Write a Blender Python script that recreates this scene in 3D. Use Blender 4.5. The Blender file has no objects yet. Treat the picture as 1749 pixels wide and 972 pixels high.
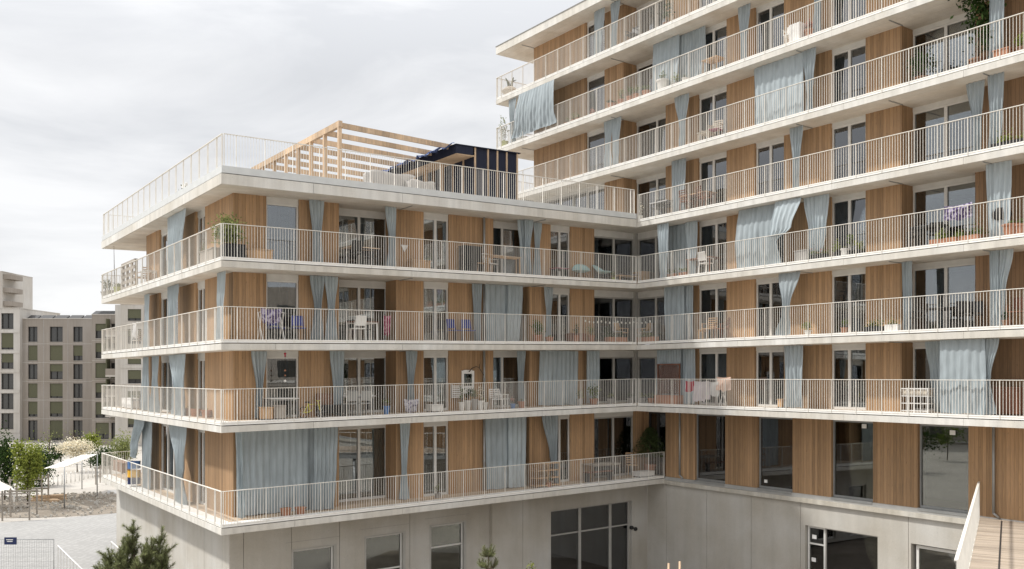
import bpy, bmesh, math, random
from mathutils import Matrix, Vector, noise as mnoise
R = math.radians
sc = bpy.context.scene
COL = sc.collection
rnd = random.Random(7)

# ------------------------------------------------------------------ camera
FPX, CXP, HYP = 1557.0, 874.5, 643.0          # focal length, centre and horizon measured on the 1749 px photograph
cam_d = bpy.data.cameras.new('camera'); cam = bpy.data.objects.new('camera', cam_d); COL.objects.link(cam)
cam_d.sensor_width = 36; cam_d.lens = FPX / 1749 * 36
cam_d.shift_y = (HYP - 486) / 1749
cam_d.clip_start = .1; cam_d.clip_end = 3000
cam.rotation_euler = (R(90), 0, 0); cam.location = (0, 0, 0)
sc.camera = cam

# ------------------------------------------------------------------ sky, sun, exposure
SUN_DIR = Vector((-.812, .16, 1.0)).normalized()      # towards the sun
elev = math.asin(SUN_DIR.z); az = math.atan2(SUN_DIR.x, SUN_DIR.y)
w = bpy.data.worlds.new('World'); sc.world = w; w.use_nodes = True
nt = w.node_tree; N = nt.nodes; Lk = nt.links; N.clear()
def wn(t, **k):
    n = N.new(t)
    for a, b in k.items(): setattr(n, a, b)
    return n
out = wn('ShaderNodeOutputWorld'); bg = wn('ShaderNodeBackground'); bg.inputs[1].default_value = .1
sky = wn('ShaderNodeTexSky'); sky.sky_type = 'NISHITA'; sky.sun_disc = False
sky.sun_elevation = elev; sky.sun_rotation = az
tc = wn('ShaderNodeTexCoord'); sx = wn('ShaderNodeSeparateXYZ'); Lk.new(tc.outputs['Generated'], sx.inputs[0])
mp = wn('ShaderNodeMapping'); mp.inputs['Scale'].default_value = (1.6, 1.6, 5.2); mp.inputs['Location'].default_value = (.35, .9, .2)
mp.inputs['Rotation'].default_value = (0, R(14), 0)
Lk.new(tc.outputs['Generated'], mp.inputs[0])
nz = wn('ShaderNodeTexNoise'); nz.inputs['Scale'].default_value = 1.5; nz.inputs['Detail'].default_value = 7; nz.inputs['Roughness'].default_value = .56
nz.inputs['Distortion'].default_value = .5
Lk.new(mp.outputs[0], nz.inputs[0])
cr = wn('ShaderNodeValToRGB'); cr.color_ramp.elements[0].position = .38; cr.color_ramp.elements[1].position = .62
cr.color_ramp.elements[0].color = (6.1, 6.2, 6.4, 1); cr.color_ramp.elements[1].color = (8.3, 8.3, 8.35, 1)
Lk.new(nz.outputs[0], cr.inputs[0])
gm = wn('ShaderNodeMapRange'); gm.inputs['From Min'].default_value = .30; gm.inputs['From Max'].default_value = .95
gm.inputs['To Min'].default_value = 1.0; gm.inputs['To Max'].default_value = 2.6
Lk.new(sx.outputs['Z'], gm.inputs['Value'])
vm = wn('ShaderNodeVectorMath', operation='SCALE'); Lk.new(cr.outputs[0], vm.inputs[0]); Lk.new(gm.outputs[0], vm.inputs['Scale'])
mx = wn('ShaderNodeMix', data_type='RGBA'); mx.inputs[0].default_value = .94
Lk.new(sky.outputs[0], mx.inputs[6]); Lk.new(vm.outputs[0], mx.inputs[7])
Lk.new(mx.outputs[2], bg.inputs[0]); Lk.new(bg.outputs[0], out.inputs[0])
sl = bpy.data.lights.new('sun', 'SUN'); sl.energy = 3.3; sl.angle = R(2.5); sl.color = (1, .97, .915)
so = bpy.data.objects.new('sun', sl); COL.objects.link(so)
so.rotation_euler = SUN_DIR.to_track_quat('Z', 'Y').to_euler(); so.location = (-60, 20, 80)
vs = sc.view_settings; vs.view_transform = 'Standard'; vs.look = 'None'; vs.gamma = 1; vs.exposure = 0.29; vs.use_curve_mapping = False
cy = sc.cycles; cy.max_bounces = 7; cy.diffuse_bounces = 4; cy.glossy_bounces = 3; cy.transmission_bounces = 4; cy.transparent_max_bounces = 14
cy.use_denoising = True; cy.caustics_reflective = False; cy.caustics_refractive = False

# ------------------------------------------------------------------ materials
MATS = {}
def nodes_of(name):
    m = bpy.data.materials.new(name); m.use_nodes = True
    b = m.node_tree.nodes['Principled BSDF']; MATS[name] = m
    return m, m.node_tree.nodes, m.node_tree.links, b
def mat(name, col, rough=.7, metal=0, var=.12, scale=3.0, bump=0.0, spec=.3, stretch=None):
    """plain surface with soft noise variation"""
    m, n, l, b = nodes_of(name)
    b.inputs['Roughness'].default_value = rough; b.inputs['Metallic'].default_value = metal
    b.inputs['Specular IOR Level'].default_value = spec
    t = n.new('ShaderNodeTexCoord'); z = n.new('ShaderNodeTexNoise'); z.inputs['Scale'].default_value = scale; z.inputs['Detail'].default_value = 6
    if stretch:
        p = n.new('ShaderNodeMapping'); p.inputs['Scale'].default_value = stretch; l.new(t.outputs['Object'], p.inputs[0]); l.new(p.outputs[0], z.inputs[0])
    else: l.new(t.outputs['Object'], z.inputs[0])
    r = n.new('ShaderNodeValToRGB'); r.color_ramp.elements[0].position = .3; r.color_ramp.elements[1].position = .7
    r.color_ramp.elements[0].color = tuple(c * (1 - var) for c in col) + (1,); r.color_ramp.elements[1].color = tuple(min(1, c * (1 + var)) for c in col) + (1,)
    l.new(z.outputs[0], r.inputs[0]); l.new(r.outputs[0], b.inputs['Base Color'])
    if bump:
        u = n.new('ShaderNodeBump'); u.inputs['Strength'].default_value = bump; u.inputs['Distance'].default_value = .02
        l.new(z.outputs[0], u.inputs['Height']); l.new(u.outputs[0], b.inputs['Normal'])
    return m
def math_n(n, l, op, a, b=None, c=None):
    k = n.new('ShaderNodeMath'); k.operation = op
    for i, v in enumerate((a, b, c)):
        if v is None: continue
        if isinstance(v, (int, float)): k.inputs[i].default_value = v
        else: l.new(v, k.inputs[i])
    return k.outputs[0]
def mixc(n, l, f, a, b, mode='MIX'):
    k = n.new('ShaderNodeMix'); k.data_type = 'RGBA'; k.blend_type = mode
    if isinstance(f, (int, float)): k.inputs[0].default_value = f
    else: l.new(f, k.inputs[0])
    for i, v in ((6, a), (7, b)):
        if isinstance(v, tuple): k.inputs[i].default_value = v + (1,) if len(v) == 3 else v
        else: l.new(v, k.inputs[i])
    return k.outputs[2]
def noise_n(n, l, vec, scale, detail=4, rough=.55):
    z = n.new('ShaderNodeTexNoise'); z.inputs['Scale'].default_value = scale; z.inputs['Detail'].default_value = detail; z.inputs['Roughness'].default_value = rough
    l.new(vec, z.inputs[0]); return z.outputs[0]
def map_n(n, l, vec, s):
    p = n.new('ShaderNodeMapping'); p.inputs['Scale'].default_value = s; l.new(vec, p.inputs[0]); return p.outputs[0]
def remap(n, l, v, a, b, c, d):
    k = n.new('ShaderNodeMapRange'); l.new(v, k.inputs[0])
    for i, x in enumerate((a, b, c, d)): k.inputs[i + 1].default_value = x
    return k.outputs[0]

def timber(name, base, board=.13, dark=.62, along='z'):
    """boards: x+y counts the boards, the grain runs along z (or the boards run along x for decks)"""
    m, n, l, b = nodes_of(name)
    t = n.new('ShaderNodeTexCoord'); s = n.new('ShaderNodeSeparateXYZ'); l.new(t.outputs['Object'], s.inputs[0])
    q = math_n(n, l, 'ADD', s.outputs[0], s.outputs[1]) if along == 'z' else s.outputs[1]
    ga = s.outputs[2] if along == 'z' else s.outputs[0]
    q = math_n(n, l, 'DIVIDE', math_n(n, l, 'ADD', q, 50.0), board)
    idx = math_n(n, l, 'FLOOR', q); fr = math_n(n, l, 'FRACT', q)
    wh = n.new('ShaderNodeTexWhiteNoise'); wh.noise_dimensions = '1D'; l.new(idx, wh.inputs['W'])
    cv = n.new('ShaderNodeCombineXYZ'); l.new(math_n(n, l, 'MULTIPLY', q, 2.6), cv.inputs[0]); l.new(math_n(n, l, 'MULTIPLY', ga, .55), cv.inputs[1]); l.new(wh.outputs[0], cv.inputs[2])
    grain = noise_n(n, l, cv.outputs[0], 3.5, 6, .6)
    cv2 = n.new('ShaderNodeCombineXYZ'); l.new(math_n(n, l, 'MULTIPLY', q, 1.0), cv2.inputs[0]); l.new(math_n(n, l, 'MULTIPLY', ga, 1.6), cv2.inputs[1]); l.new(wh.outputs[0], cv2.inputs[2])
    vo = n.new('ShaderNodeTexVoronoi'); vo.inputs['Scale'].default_value = 1.25; l.new(cv2.outputs[0], vo.inputs[0])
    knot = math_n(n, l, 'LESS_THAN', vo.outputs['Distance'], .075)
    big = noise_n(n, l, map_n(n, l, t.outputs['Object'], (.35, .35, .2)), 1.0, 2)
    v = math_n(n, l, 'ADD', remap(n, l, wh.outputs[0], 0, 1, .80, 1.15), remap(n, l, grain, .3, .7, -.2, .18))
    v = math_n(n, l, 'MULTIPLY', v, remap(n, l, big, .3, .7, .86, 1.12))
    oi = n.new('ShaderNodeObjectInfo'); v = math_n(n, l, 'MULTIPLY', v, remap(n, l, oi.outputs['Random'], 0, 1, .87, 1.12))
    edge = math_n(n, l, 'MINIMUM', fr, math_n(n, l, 'SUBTRACT', 1.0, fr))
    gap = math_n(n, l, 'LESS_THAN', edge, .035)
    warm = mixc(n, l, remap(n, l, grain, .25, .75, 0, 1), tuple(c * k for c, k in zip(base, (.93, .98, 1.12))), tuple(c * k for c, k in zip(base, (1.05, 1.0, .9))))
    vv = n.new('ShaderNodeVectorMath'); vv.operation = 'SCALE'; l.new(warm, vv.inputs[0]); l.new(v, vv.inputs['Scale'])
    c = mixc(n, l, math_n(n, l, 'MULTIPLY', gap, dark), vv.outputs[0], tuple(x * .25 for x in base))
    c = mixc(n, l, math_n(n, l, 'MULTIPLY', knot, .6), c, tuple(x * .35 for x in base))
    l.new(c, b.inputs['Base Color']); b.inputs['Roughness'].default_value = .72; b.inputs['Specular IOR Level'].default_value = .2
    bu = n.new('ShaderNodeBump'); bu.inputs['Strength'].default_value = .5; bu.inputs['Distance'].default_value = .012
    l.new(math_n(n, l, 'SUBTRACT', 1.0, gap), bu.inputs['Height']); l.new(bu.outputs[0], b.inputs['Normal'])
    return m
def concrete(name, base, streak=.25, boards=0, scale=.8):
    m, n, l, b = nodes_of(name)
    t = n.new('ShaderNodeTexCoord'); o = t.outputs['Object']
    big = noise_n(n, l, map_n(n, l, o, (scale, scale, scale)), 1.0, 5)
    fine = noise_n(n, l, o, 26, 4, .7)
    st = noise_n(n, l, map_n(n, l, o, (2.2, 2.2, .16)), 1.3, 5, .6)
    v = math_n(n, l, 'ADD', remap(n, l, big, .3, .7, .86, 1.12), remap(n, l, fine, .3, .7, -.05, .05))
    v = math_n(n, l, 'MULTIPLY', v, remap(n, l, st, .35, .62, 1 - streak, 1.04))
    pores = n.new('ShaderNodeTexVoronoi'); pores.inputs['Scale'].default_value = 7; l.new(o, pores.inputs[0])
    pr = math_n(n, l, 'MULTIPLY', math_n(n, l, 'LESS_THAN', pores.outputs['Distance'], .09), .22)
    v = math_n(n, l, 'SUBTRACT', v, pr)
    if boards:
        s = n.new('ShaderNodeSeparateXYZ'); l.new(o, s.inputs[0])
        q = math_n(n, l, 'DIVIDE', math_n(n, l, 'ADD', s.outputs[1], 40.0), boards)
        wh = n.new('ShaderNodeTexWhiteNoise'); wh.noise_dimensions = '1D'; l.new(math_n(n, l, 'FLOOR', q), wh.inputs['W'])
        v = math_n(n, l, 'MULTIPLY', v, remap(n, l, wh.outputs[0], 0, 1, .93, 1.05))
        ln = math_n(n, l, 'LESS_THAN', math_n(n, l, 'FRACT', q), .03)
        v = math_n(n, l, 'MULTIPLY', v, remap(n, l, ln, 0, 1, 1, .8))
    tint = mixc(n, l, remap(n, l, big, .3, .7, 0, 1), tuple(c * k for c, k in zip(base, (1.03, 1.0, .95))), tuple(c * k for c, k in zip(base, (.98, 1.0, 1.03))))
    vv = n.new('ShaderNodeVectorMath'); vv.operation = 'SCALE'; l.new(tint, vv.inputs[0]); l.new(v, vv.inputs['Scale'])
    l.new(vv.outputs[0], b.inputs['Base Color']); b.inputs['Roughness'].default_value = .82; b.inputs['Specular IOR Level'].default_value = .25
    bu = n.new('ShaderNodeBump'); bu.inputs['Strength'].default_value = .25; bu.inputs['Distance'].default_value = .01
    l.new(fine, bu.inputs['Height']); l.new(bu.outputs[0], b.inputs['Normal'])
    return m
def glass(name, tint=(.75, .78, .77), boost=1.0, rough=.0, add=.07):
    m, n, l, b = nodes_of(name); n.remove(b); o = n['Material Output']
    tr = n.new('ShaderNodeBsdfTransparent'); tr.inputs[0].default_value = tint + (1,)
    gl = n.new('ShaderNodeBsdfGlossy'); gl.inputs['Roughness'].default_value = rough; gl.inputs[0].default_value = (.95, .97, 1, 1)
    fz = n.new('ShaderNodeFresnel'); fz.inputs[0].default_value = 1.75
    f = math_n(n, l, 'MINIMUM', math_n(n, l, 'MULTIPLY_ADD', fz.outputs[0], 1.3 * boost, add), 1.0)
    t = n.new('ShaderNodeTexCoord'); bu = n.new('ShaderNodeBump'); bu.inputs['Strength'].default_value = .05; bu.inputs['Distance'].default_value = .02
    l.new(noise_n(n, l, t.outputs['Object'], .9, 1), bu.inputs['Height']); l.new(bu.outputs[0], gl.inputs['Normal'])
    k = n.new('ShaderNodeMixShader'); l.new(f, k.inputs[0]); l.new(tr.outputs[0], k.inputs[1]); l.new(gl.outputs[0], k.inputs[2]); l.new(k.outputs[0], o.inputs[0])
    return m
def cloth(name, col, trans=.3, stripe=None, fade=False):
    m, n, l, b = nodes_of(name); o = n['Material Output']
    t = n.new('ShaderNodeTexCoord')
    z = noise_n(n, l, map_n(n, l, t.outputs['Object'], (5, 5, .6)), 2.0, 5)
    c = mixc(n, l, remap(n, l, z, .3, .7, 0, 1), tuple(x * .86 for x in col), tuple(min(1, x * 1.1) for x in col))
    if fade:
        oi = n.new('ShaderNodeObjectInfo'); s3 = n.new('ShaderNodeSeparateXYZ'); l.new(t.outputs['Object'], s3.inputs[0])
        vv = n.new('ShaderNodeVectorMath'); vv.operation = 'SCALE'; l.new(c, vv.inputs[0])
        l.new(math_n(n, l, 'MULTIPLY', remap(n, l, oi.outputs['Random'], 0, 1, .86, 1.14), remap(n, l, noise_n(n, l, t.outputs['Object'], 1.1, 3), .3, .7, .93, 1.07)), vv.inputs['Scale']); c = vv.outputs[0]
    if stripe:
        z2 = noise_n(n, l, t.outputs['Object'], 9, 2)
        c = mixc(n, l, math_n(n, l, 'GREATER_THAN', z2, .52), c, stripe)
    d = n.new('ShaderNodeBsdfDiffuse'); tl = n.new('ShaderNodeBsdfTranslucent'); l.new(c, d.inputs[0]); l.new(c, tl.inputs[0])
    k = n.new('ShaderNodeMixShader'); k.inputs[0].default_value = trans; l.new(d.outputs[0], k.inputs[1]); l.new(tl.outputs[0], k.inputs[2]); l.new(k.outputs[0], o.inputs[0])
    n.remove(b); return m
def leafm(name, col, trans=.35):
    m, n, l, b = nodes_of(name); o = n['Material Output']; n.remove(b)
    g = n.new('ShaderNodeNewGeometry'); wv = n.new('ShaderNodeTexWhiteNoise'); wv.noise_dimensions = '1D'
    l.new(g.outputs['Random Per Island'], wv.inputs['W'])
    c = mixc(n, l, wv.outputs[0], tuple(x * .6 for x in col), tuple(x * 1.4 for x in (col[0] * 1.12, col[1], col[2] * .9)))
    d = n.new('ShaderNodeBsdfDiffuse'); tl = n.new('ShaderNodeBsdfTranslucent'); l.new(c, d.inputs[0]); l.new(c, tl.inputs[0])
    k = n.new('ShaderNodeMixShader'); k.inputs[0].default_value = trans; l.new(d.outputs[0], k.inputs[1]); l.new(tl.outputs[0], k.inputs[2]); l.new(k.outputs[0], o.inputs[0])
    return m

timber('timber', (.385, .246, .136))
timber('timber_weathered', (.27, .17, .098))
timber('deck', (.52, .40, .28), board=.12, along='x')
timber('deck_pale', (.44, .365, .285), board=.14, along='x', dark=.5)
timber('pine_wood', (.57, .42, .28), board=.35, dark=.0)
timber('box_wood', (.50, .33, .19), board=.09, dark=.5)
timber('grey_wood', (.36, .32, .27), board=.09, dark=.5)
timber('red_wood', (.22, .10, .06), board=.12, dark=.4)
concrete('slab_concrete', (.595, .572, .525), streak=.14, scale=.4)
concrete('soffit_concrete', (.68, .645, .585), streak=.04, boards=.5)
concrete('base_concrete', (.455, .432, .39), streak=.04, scale=.5)
concrete('cap_concrete', (.52, .49, .43), streak=.18)
concrete('far_concrete', (.285, .255, .225), streak=.08, scale=.15)
concrete('far_concrete_pale', (.48, .455, .42), streak=.08, scale=.15)
mat('white_metal', (.78, .765, .73), .45, var=.05)
mat('rail_paint', (.72, .69, .63), .5, var=.06)
mat('roof_metal', (.56, .57, .56), .4, var=.06)
mat('grey_metal', (.35, .355, .35), .42, metal=.4, var=.08)
mat('zinc', (.42, .415, .40), .5, metal=.2, var=.08)
mat('dark_metal', (.035, .034, .034), .5)
mat('black_plastic', (.018, .018, .018), .55)
mat('frame_white', (.66, .645, .61), .5, var=.05)
mat('frame_grey', (.40, .385, .355), .5, var=.05)
mat('blind_box', (.62, .605, .57), .6, var=.06)
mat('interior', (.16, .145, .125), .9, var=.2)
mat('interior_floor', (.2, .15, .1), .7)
glass('glass'); glass('glass_dark', (.62, .64, .57), 1.0, add=.045); glass('jar', (.9, .95, .95), .8)
cloth('curtain', (.43, .485, .51), .25, fade=True)
cloth('net_curtain', (.62, .61, .58), .4)
cloth('laundry_pale', (.72, .66, .68), .3); cloth('laundry_peach', (.72, .52, .42), .3)
cloth('laundry_pattern', (.13, .10, .20), .2, (.42, .38, .5)); cloth('laundry_red', (.45, .05, .08), .2)
cloth('white_cover', (.66, .65, .64), .2); cloth('patterned_cover', (.5, .48, .52), .1, (.24, .22, .28))
cloth('pink_cloth', (.30, .07, .12), .2, (.45, .2, .25))
cloth('canopy_cloth', (.85, .82, .76), .25)
cloth('membrane', (.030, .033, .050), 0)
cloth('blue_tarp', (.05, .07, .15), .1, (.12, .15, .26))
cloth('foil', (.62, .60, .57), .35)
mat('terracotta', (.36, .17, .10), .8); mat('pot_grey', (.32, .30, .28), .8); mat('pot_white', (.68, .66, .62), .6); mat('pot_green', (.36, .38, .12), .7)
mat('planter_brown', (.22, .12, .075), .8); mat('soil', (.05, .038, .028), .95)
mat('blue_plastic', (.05, .06, .22), .5); mat('aqua_cord', (.34, .50, .50), .5); mat('yellow_paint', (.6, .55, .06), .5)
mat('white_plastic', (.75, .73, .7), .45); mat('rattan', (.50, .44, .36), .7, scale=30, var=.3)
mat('mid_blue', (.08, .17, .36), .6); mat('orange_yellow', (.75, .42, .05), .6)
mat('bark', (.10, .075, .055), .9, scale=14, var=.35, bump=.4)
mat('bulb', (.8, .78, .7), .3); mat('navy', (.02, .03, .09), .6); mat('paper', (.78, .77, .74), .7)
leafm('leaf_green', (.10, .15, .035)); leafm('leaf_dark', (.035, .065, .022), .2); leafm('leaf_pale', (.20, .24, .10)); leafm('leaf_lime', (.20, .25, .06))
leafm('blossom', (.66, .66, .56), .2); leafm('needle', (.16, .19, .095), .25); leafm('needle_dark', (.05, .075, .032), .15); leafm('flower', (.45, .25, .22), .3)
mat('blind_olive', (.10, .10, .06), .6, scale=8); mat('far_glass', (.045, .045, .042), .18, spec=.8)

# ------------------------------------------------------------------ mesh builder
class MB:
    def __init__(s): s.v = []; s.f = []; s.sm = False
    def box(s, x0, x1, y0, y1, z0, z1):
        k = len(s.v)
        s.v += [(x0,y0,z0),(x1,y0,z0),(x1,y1,z0),(x0,y1,z0),(x0,y0,z1),(x1,y0,z1),(x1,y1,z1),(x0,y1,z1)]
        s.f += [(k,k+3,k+2,k+1),(k+4,k+5,k+6,k+7),(k,k+1,k+5,k+4),(k+1,k+2,k+6,k+5),(k+2,k+3,k+7,k+6),(k+3,k,k+4,k+7)]
        return s
    def bar(s, p, q, a, b=None, up=(0,0,1)):
        """square bar from p to q, a wide, b high"""
        b = b or a; p = Vector(p); q = Vector(q); d = (q - p)
        if d.length < 1e-6: return s
        d.normalize(); u = Vector(up)
        if abs(d.dot(u)) > .98: u = Vector((1,0,0))
        x = d.cross(u).normalized(); y = x.cross(d)
        k = len(s.v)
        for c in (p, q):
            for i, j in ((-1,-1),(1,-1),(1,1),(-1,1)): s.v.append(tuple(c + x*a/2*i + y*b/2*j))
        s.f += [(k,k+1,k+2,k+3),(k+7,k+6,k+5,k+4)] + [(k+i,k+4+i,k+4+(i+1)%4,k+(i+1)%4) for i in range(4)]
        return s
    def tube(s, pts, r, n=8):
        """round tube through pts with radius r (number or list)"""
        pts = [Vector(p) for p in pts]; k0 = len(s.v)
        for i, p in enumerate(pts):
            d = (pts[min(i+1, len(pts)-1)] - pts[max(i-1, 0)]).normalized()
            u = Vector((0,0,1)) if abs(d.z) < .95 else Vector((1,0,0))
            x = d.cross(u).normalized(); y = x.cross(d); rr = r[i] if isinstance(r, (list, tuple)) else r
            for j in range(n): t = 2*math.pi*j/n; s.v.append(tuple(p + x*rr*math.cos(t) + y*rr*math.sin(t)))
        for i in range(len(pts)-1):
            for j in range(n): a = k0+i*n+j; b = k0+i*n+(j+1)%n; s.f.append((a,b,b+n,a+n))
        s.f.append(tuple(range(k0+n-1, k0-1, -1))); s.f.append(tuple(range(k0+(len(pts)-1)*n, k0+len(pts)*n)))
        s.sm = True; return s
    def lathe(s, prof, n=16, c=(0,0,0)):
        k0 = len(s.v)
        for r, z in prof:
            for j in range(n): t = 2*math.pi*j/n; s.v.append((c[0]+r*math.cos(t), c[1]+r*math.sin(t), c[2]+z))
        for i in range(len(prof)-1):
            for j in range(n): a = k0+i*n+j; b = k0+i*n+(j+1)%n; s.f.append((a,b,b+n,a+n))
        s.f.append(tuple(range(k0+n-1, k0-1, -1))); s.f.append(tuple(range(k0+(len(prof)-1)*n, k0+len(prof)*n)))
        s.sm = True; return s
    def quad(s, *p): k = len(s.v); s.v += [tuple(x) for x in p]; s.f.append(tuple(range(k, k+len(p)))); return s
    def grid(s, fn, nu, nv):
        k = len(s.v)
        for j in range(nv+1):
            for i in range(nu+1): s.v.append(tuple(fn(i/nu, j/nv)))
        for j in range(nv):
            for i in range(nu): a = k+j*(nu+1)+i; s.f.append((a,a+1,a+nu+2,a+nu+1))
        s.sm = True; return s
    def leaf(s, c, L, W, rg=rnd):
        d = Vector((rg.gauss(0,1), rg.gauss(0,1), rg.gauss(0,1))).normalized(); e = d.cross(Vector((rg.gauss(0,1), rg.gauss(0,1), rg.gauss(0,1)))).normalized()
        c = Vector(c); s.quad(c - d*L/2, c + e*W/2, c + d*L/2, c - e*W/2); return s
    def shear(s, k): s.v = [(x, y, z + k*x) for x, y, z in s.v]; return s
    def build(s, name, m, parent=None, world=None, smooth=None):
        me = bpy.data.meshes.new(name); me.from_pydata(s.v, [], s.f); me.update()
        me.materials.append(MATS[m] if isinstance(m, str) else m)
        if s.sm if smooth is None else smooth:
            for p in me.polygons: p.use_smooth = True
        o = bpy.data.objects.new(name, me); COL.objects.link(o)
        if parent: o.parent = parent
        if world is not None: o.matrix_basis = world
        return o
def smooth_angle(o, deg=40):
    try: o.data.set_sharp_from_angle(angle=R(deg))
    except Exception: pass
def tag(o, label, cat, group=None, kind=None):
    if label: o['label'] = label
    if cat: o['category'] = cat
    if group: o['group'] = group
    if kind: o['kind'] = kind
    return o
def thing(name, label, cat, loc, rz=0, group=None):
    o = bpy.data.objects.new(name, None); COL.objects.link(o); o.empty_display_size = .2
    o.location = loc; o.rotation_euler = (0, 0, rz)
    return tag(o, label, cat, group)
def structure(name, mb, m):
    o = mb.build(name, m); o['kind'] = 'structure'; return o

# ------------------------------------------------------------------ the two facades as frames (x along, y inward, z up)
AX = Vector((.81602, .57802, 0)); NX = Vector((.57802, -.81602, 0))
C0 = Vector((-9.79, 30.70, 0)); I0 = C0 + AX*19.0
SLOPE = .0171
def frame(o, x, y): return Matrix(((x.x, y.x, 0, o.x), (x.y, y.y, 0, o.y), (0, 0, 1, 0), (0, 0, 0, 1)))
FR = {'A': frame(C0, AX, -NX), 'B': frame(I0, NX, AX), 'L': frame(C0, NX, AX)}
ROT = {'A': math.atan2(AX.y, AX.x), 'B': math.atan2(NX.y, NX.x), 'L': math.atan2(NX.y, NX.x)}
def ux(F, px, d):
    """metres along facade F, at depth d, of the spot measured at column px of the photograph"""
    M = FR[F]; o = M @ Vector((0, d, 0)); x = M.to_3x3() @ Vector((1, 0, 0)); k = (px - CXP) / FPX
    return (k*o.y - o.x) / (x.x - k*x.y)
# slab undersides and tops
BOT = {1: -5.36, 2: -1.91, 3: .89, 4: 3.69, 5: 6.49}
TOP = {1: -5.14, 2: -1.69, 3: 1.11, 4: 3.91, 5: 6.85}
BB = {k: -1.585 + 2.8*(k-2) for k in range(2, 10)}; BT = {k: v + .22 for k, v in BB.items()}; BT[9] = BB[9] + .42
FL = .13                                            # decking above the concrete
def zbot(F, lev, u=0): return BB[lev] if F == 'B' else BOT[lev] + (SLOPE*u if F == 'A' else 0)
def zfl(F, lev, u=0): return (BT[lev] if F == 'B' else TOP[lev] + (SLOPE*u if F == 'A' else 0)) + FL
def W(F, u, d, z): return FR[F] @ Vector((u, d, z))
GROUND = -9.65

bld = thing('apartment_building', 'timber and concrete building in two wings with white railed balconies and blue grey curtains', 'building', (C0.x, C0.y, GROUND))
INV = Matrix.Translation(-Vector((C0.x, C0.y, GROUND)))
def part(name, mb, m, F, parent=None, shear=None, smooth=None):
    if shear is None: shear = F == 'A'
    if shear: mb.shear(SLOPE)
    if parent: return mb.build(name, m, parent, smooth=smooth)
    return mb.build(name, m, bld, INV @ FR[F], smooth=smooth)

DEPTH_A = 19.2; UF = -11.45; UB1 = 34.0
# slabs ---------------------------------------------------------------
for k in range(1, 6):
    x1 = 20.83 if k == 1 else 19.0
    e = MB().box(.2, x1, .2, DEPTH_A, BOT[k] + .004, TOP[k]); cs = [0, 1.9 + .7*(k % 3), 7.3 - .4*(k % 2), 12.6 + .5*(k % 3), x1]
    for a, c in zip(cs[:-1], cs[1:]): e.box(a + (.006 if a else 0), c - .006, 0, .198, BOT[k] + .004, TOP[k])
    cs = [.2, 4.6, 9.9, 14.8, DEPTH_A]
    for a, c in zip(cs[:-1], cs[1:]): e.box(0, .198, a + (.006 if a > .2 else .001), c - .006, BOT[k] + .004, TOP[k])
    part('balcony_slab', e, 'slab_concrete', 'A')
    s = MB().box(.06, x1 - .02, .06, DEPTH_A - .06, BOT[k], BOT[k] + .02); part('soffit', s, 'soffit_concrete', 'A')
for k in range(2, 10):
    ua = UF; e = MB().box(ua, UB1, .2, 11, BB[k] + .004, BT[k]); cs = [ua] + [q for q in (-6.2 + .3*(k % 2), 1.6 + .4*(k % 3), 5.9, 10.8 - .5*(k % 2), 15.2) if q > ua] + [UB1]
    for a, c in zip(cs[:-1], cs[1:]): e.box(a + .004, c - .004, 0, .198, BB[k] + .004, BT[k])
    if k == 9: e.box(UF + .45, UB1, .45, 11, BT[9] + .001, BT[9] + .26)
    part('balcony_slab', e, 'slab_concrete', 'B')
    s = MB().box(UF + .06, UB1, .06, 10.9, BB[k], BB[k] + .02); part('soffit', s, 'soffit_concrete', 'B')
part('roof_edge', MB().box(UF - .03, UB1, -.03, .2, BT[9] + .002, BT[9] + .03), 'grey_metal', 'B')
part('roof_edge', MB().box(UF + .42, UB1, .42, .6, BT[9] + .262, BT[9] + .30), 'grey_metal', 'B')

# kerbs, decking -------------------------------------------------------
def kerb_run(F, u0, u1, z, h=.14, wd=.40, m='white_metal', y0=.02):
    part('kerb', MB().box(u0, u1, y0, wd, z + .02, z + h), m, F)
for k in range(1, 6):
    h, m = (.14, 'white_metal') if k < 5 else (.27, 'roof_metal')
    x1 = 20.80 if k == 1 else 19.0
    part('kerb', MB().box(.02, x1 - (.0 if k != 1 else .05), .02, .40, TOP[k] + .03, TOP[k] + h).box(.02, .40, .40, DEPTH_A - .02, TOP[k] + .03, TOP[k] + h), m, 'A')
    if k < 5:
        part('decking', MB().box(.41, x1 + .9 if k > 1 else x1 - .05, .41, DEPTH_A - .1, TOP[k] + .003, TOP[k] + h - .012), 'deck', 'A')
    else:
        part('roof_gravel', MB().box(.41, 18.9, .41, DEPTH_A - .1, TOP[k] + .003, TOP[k] + .06), 'pot_grey', 'A')
for k in range(2, 9):
    u0 = UF if k > 5 else (0 if k < 5 else .05)
    part('kerb', MB().box(u0 + .02, UB1, .02, .40, BT[k] + .03, BT[k] + .14), 'white_metal', 'B')
    if k > 5: part('kerb', MB().box(u0 + .02, u0 + .2, .402, 10.9, BT[k] + .03, BT[k] + .14), 'white_metal', 'B')
    part('decking', MB().box((u0 if k > 5 else u0 - .0) + .42, UB1, .41, 10.9, BT[k] + .003, BT[k] + .128), 'deck', 'B')

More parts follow.
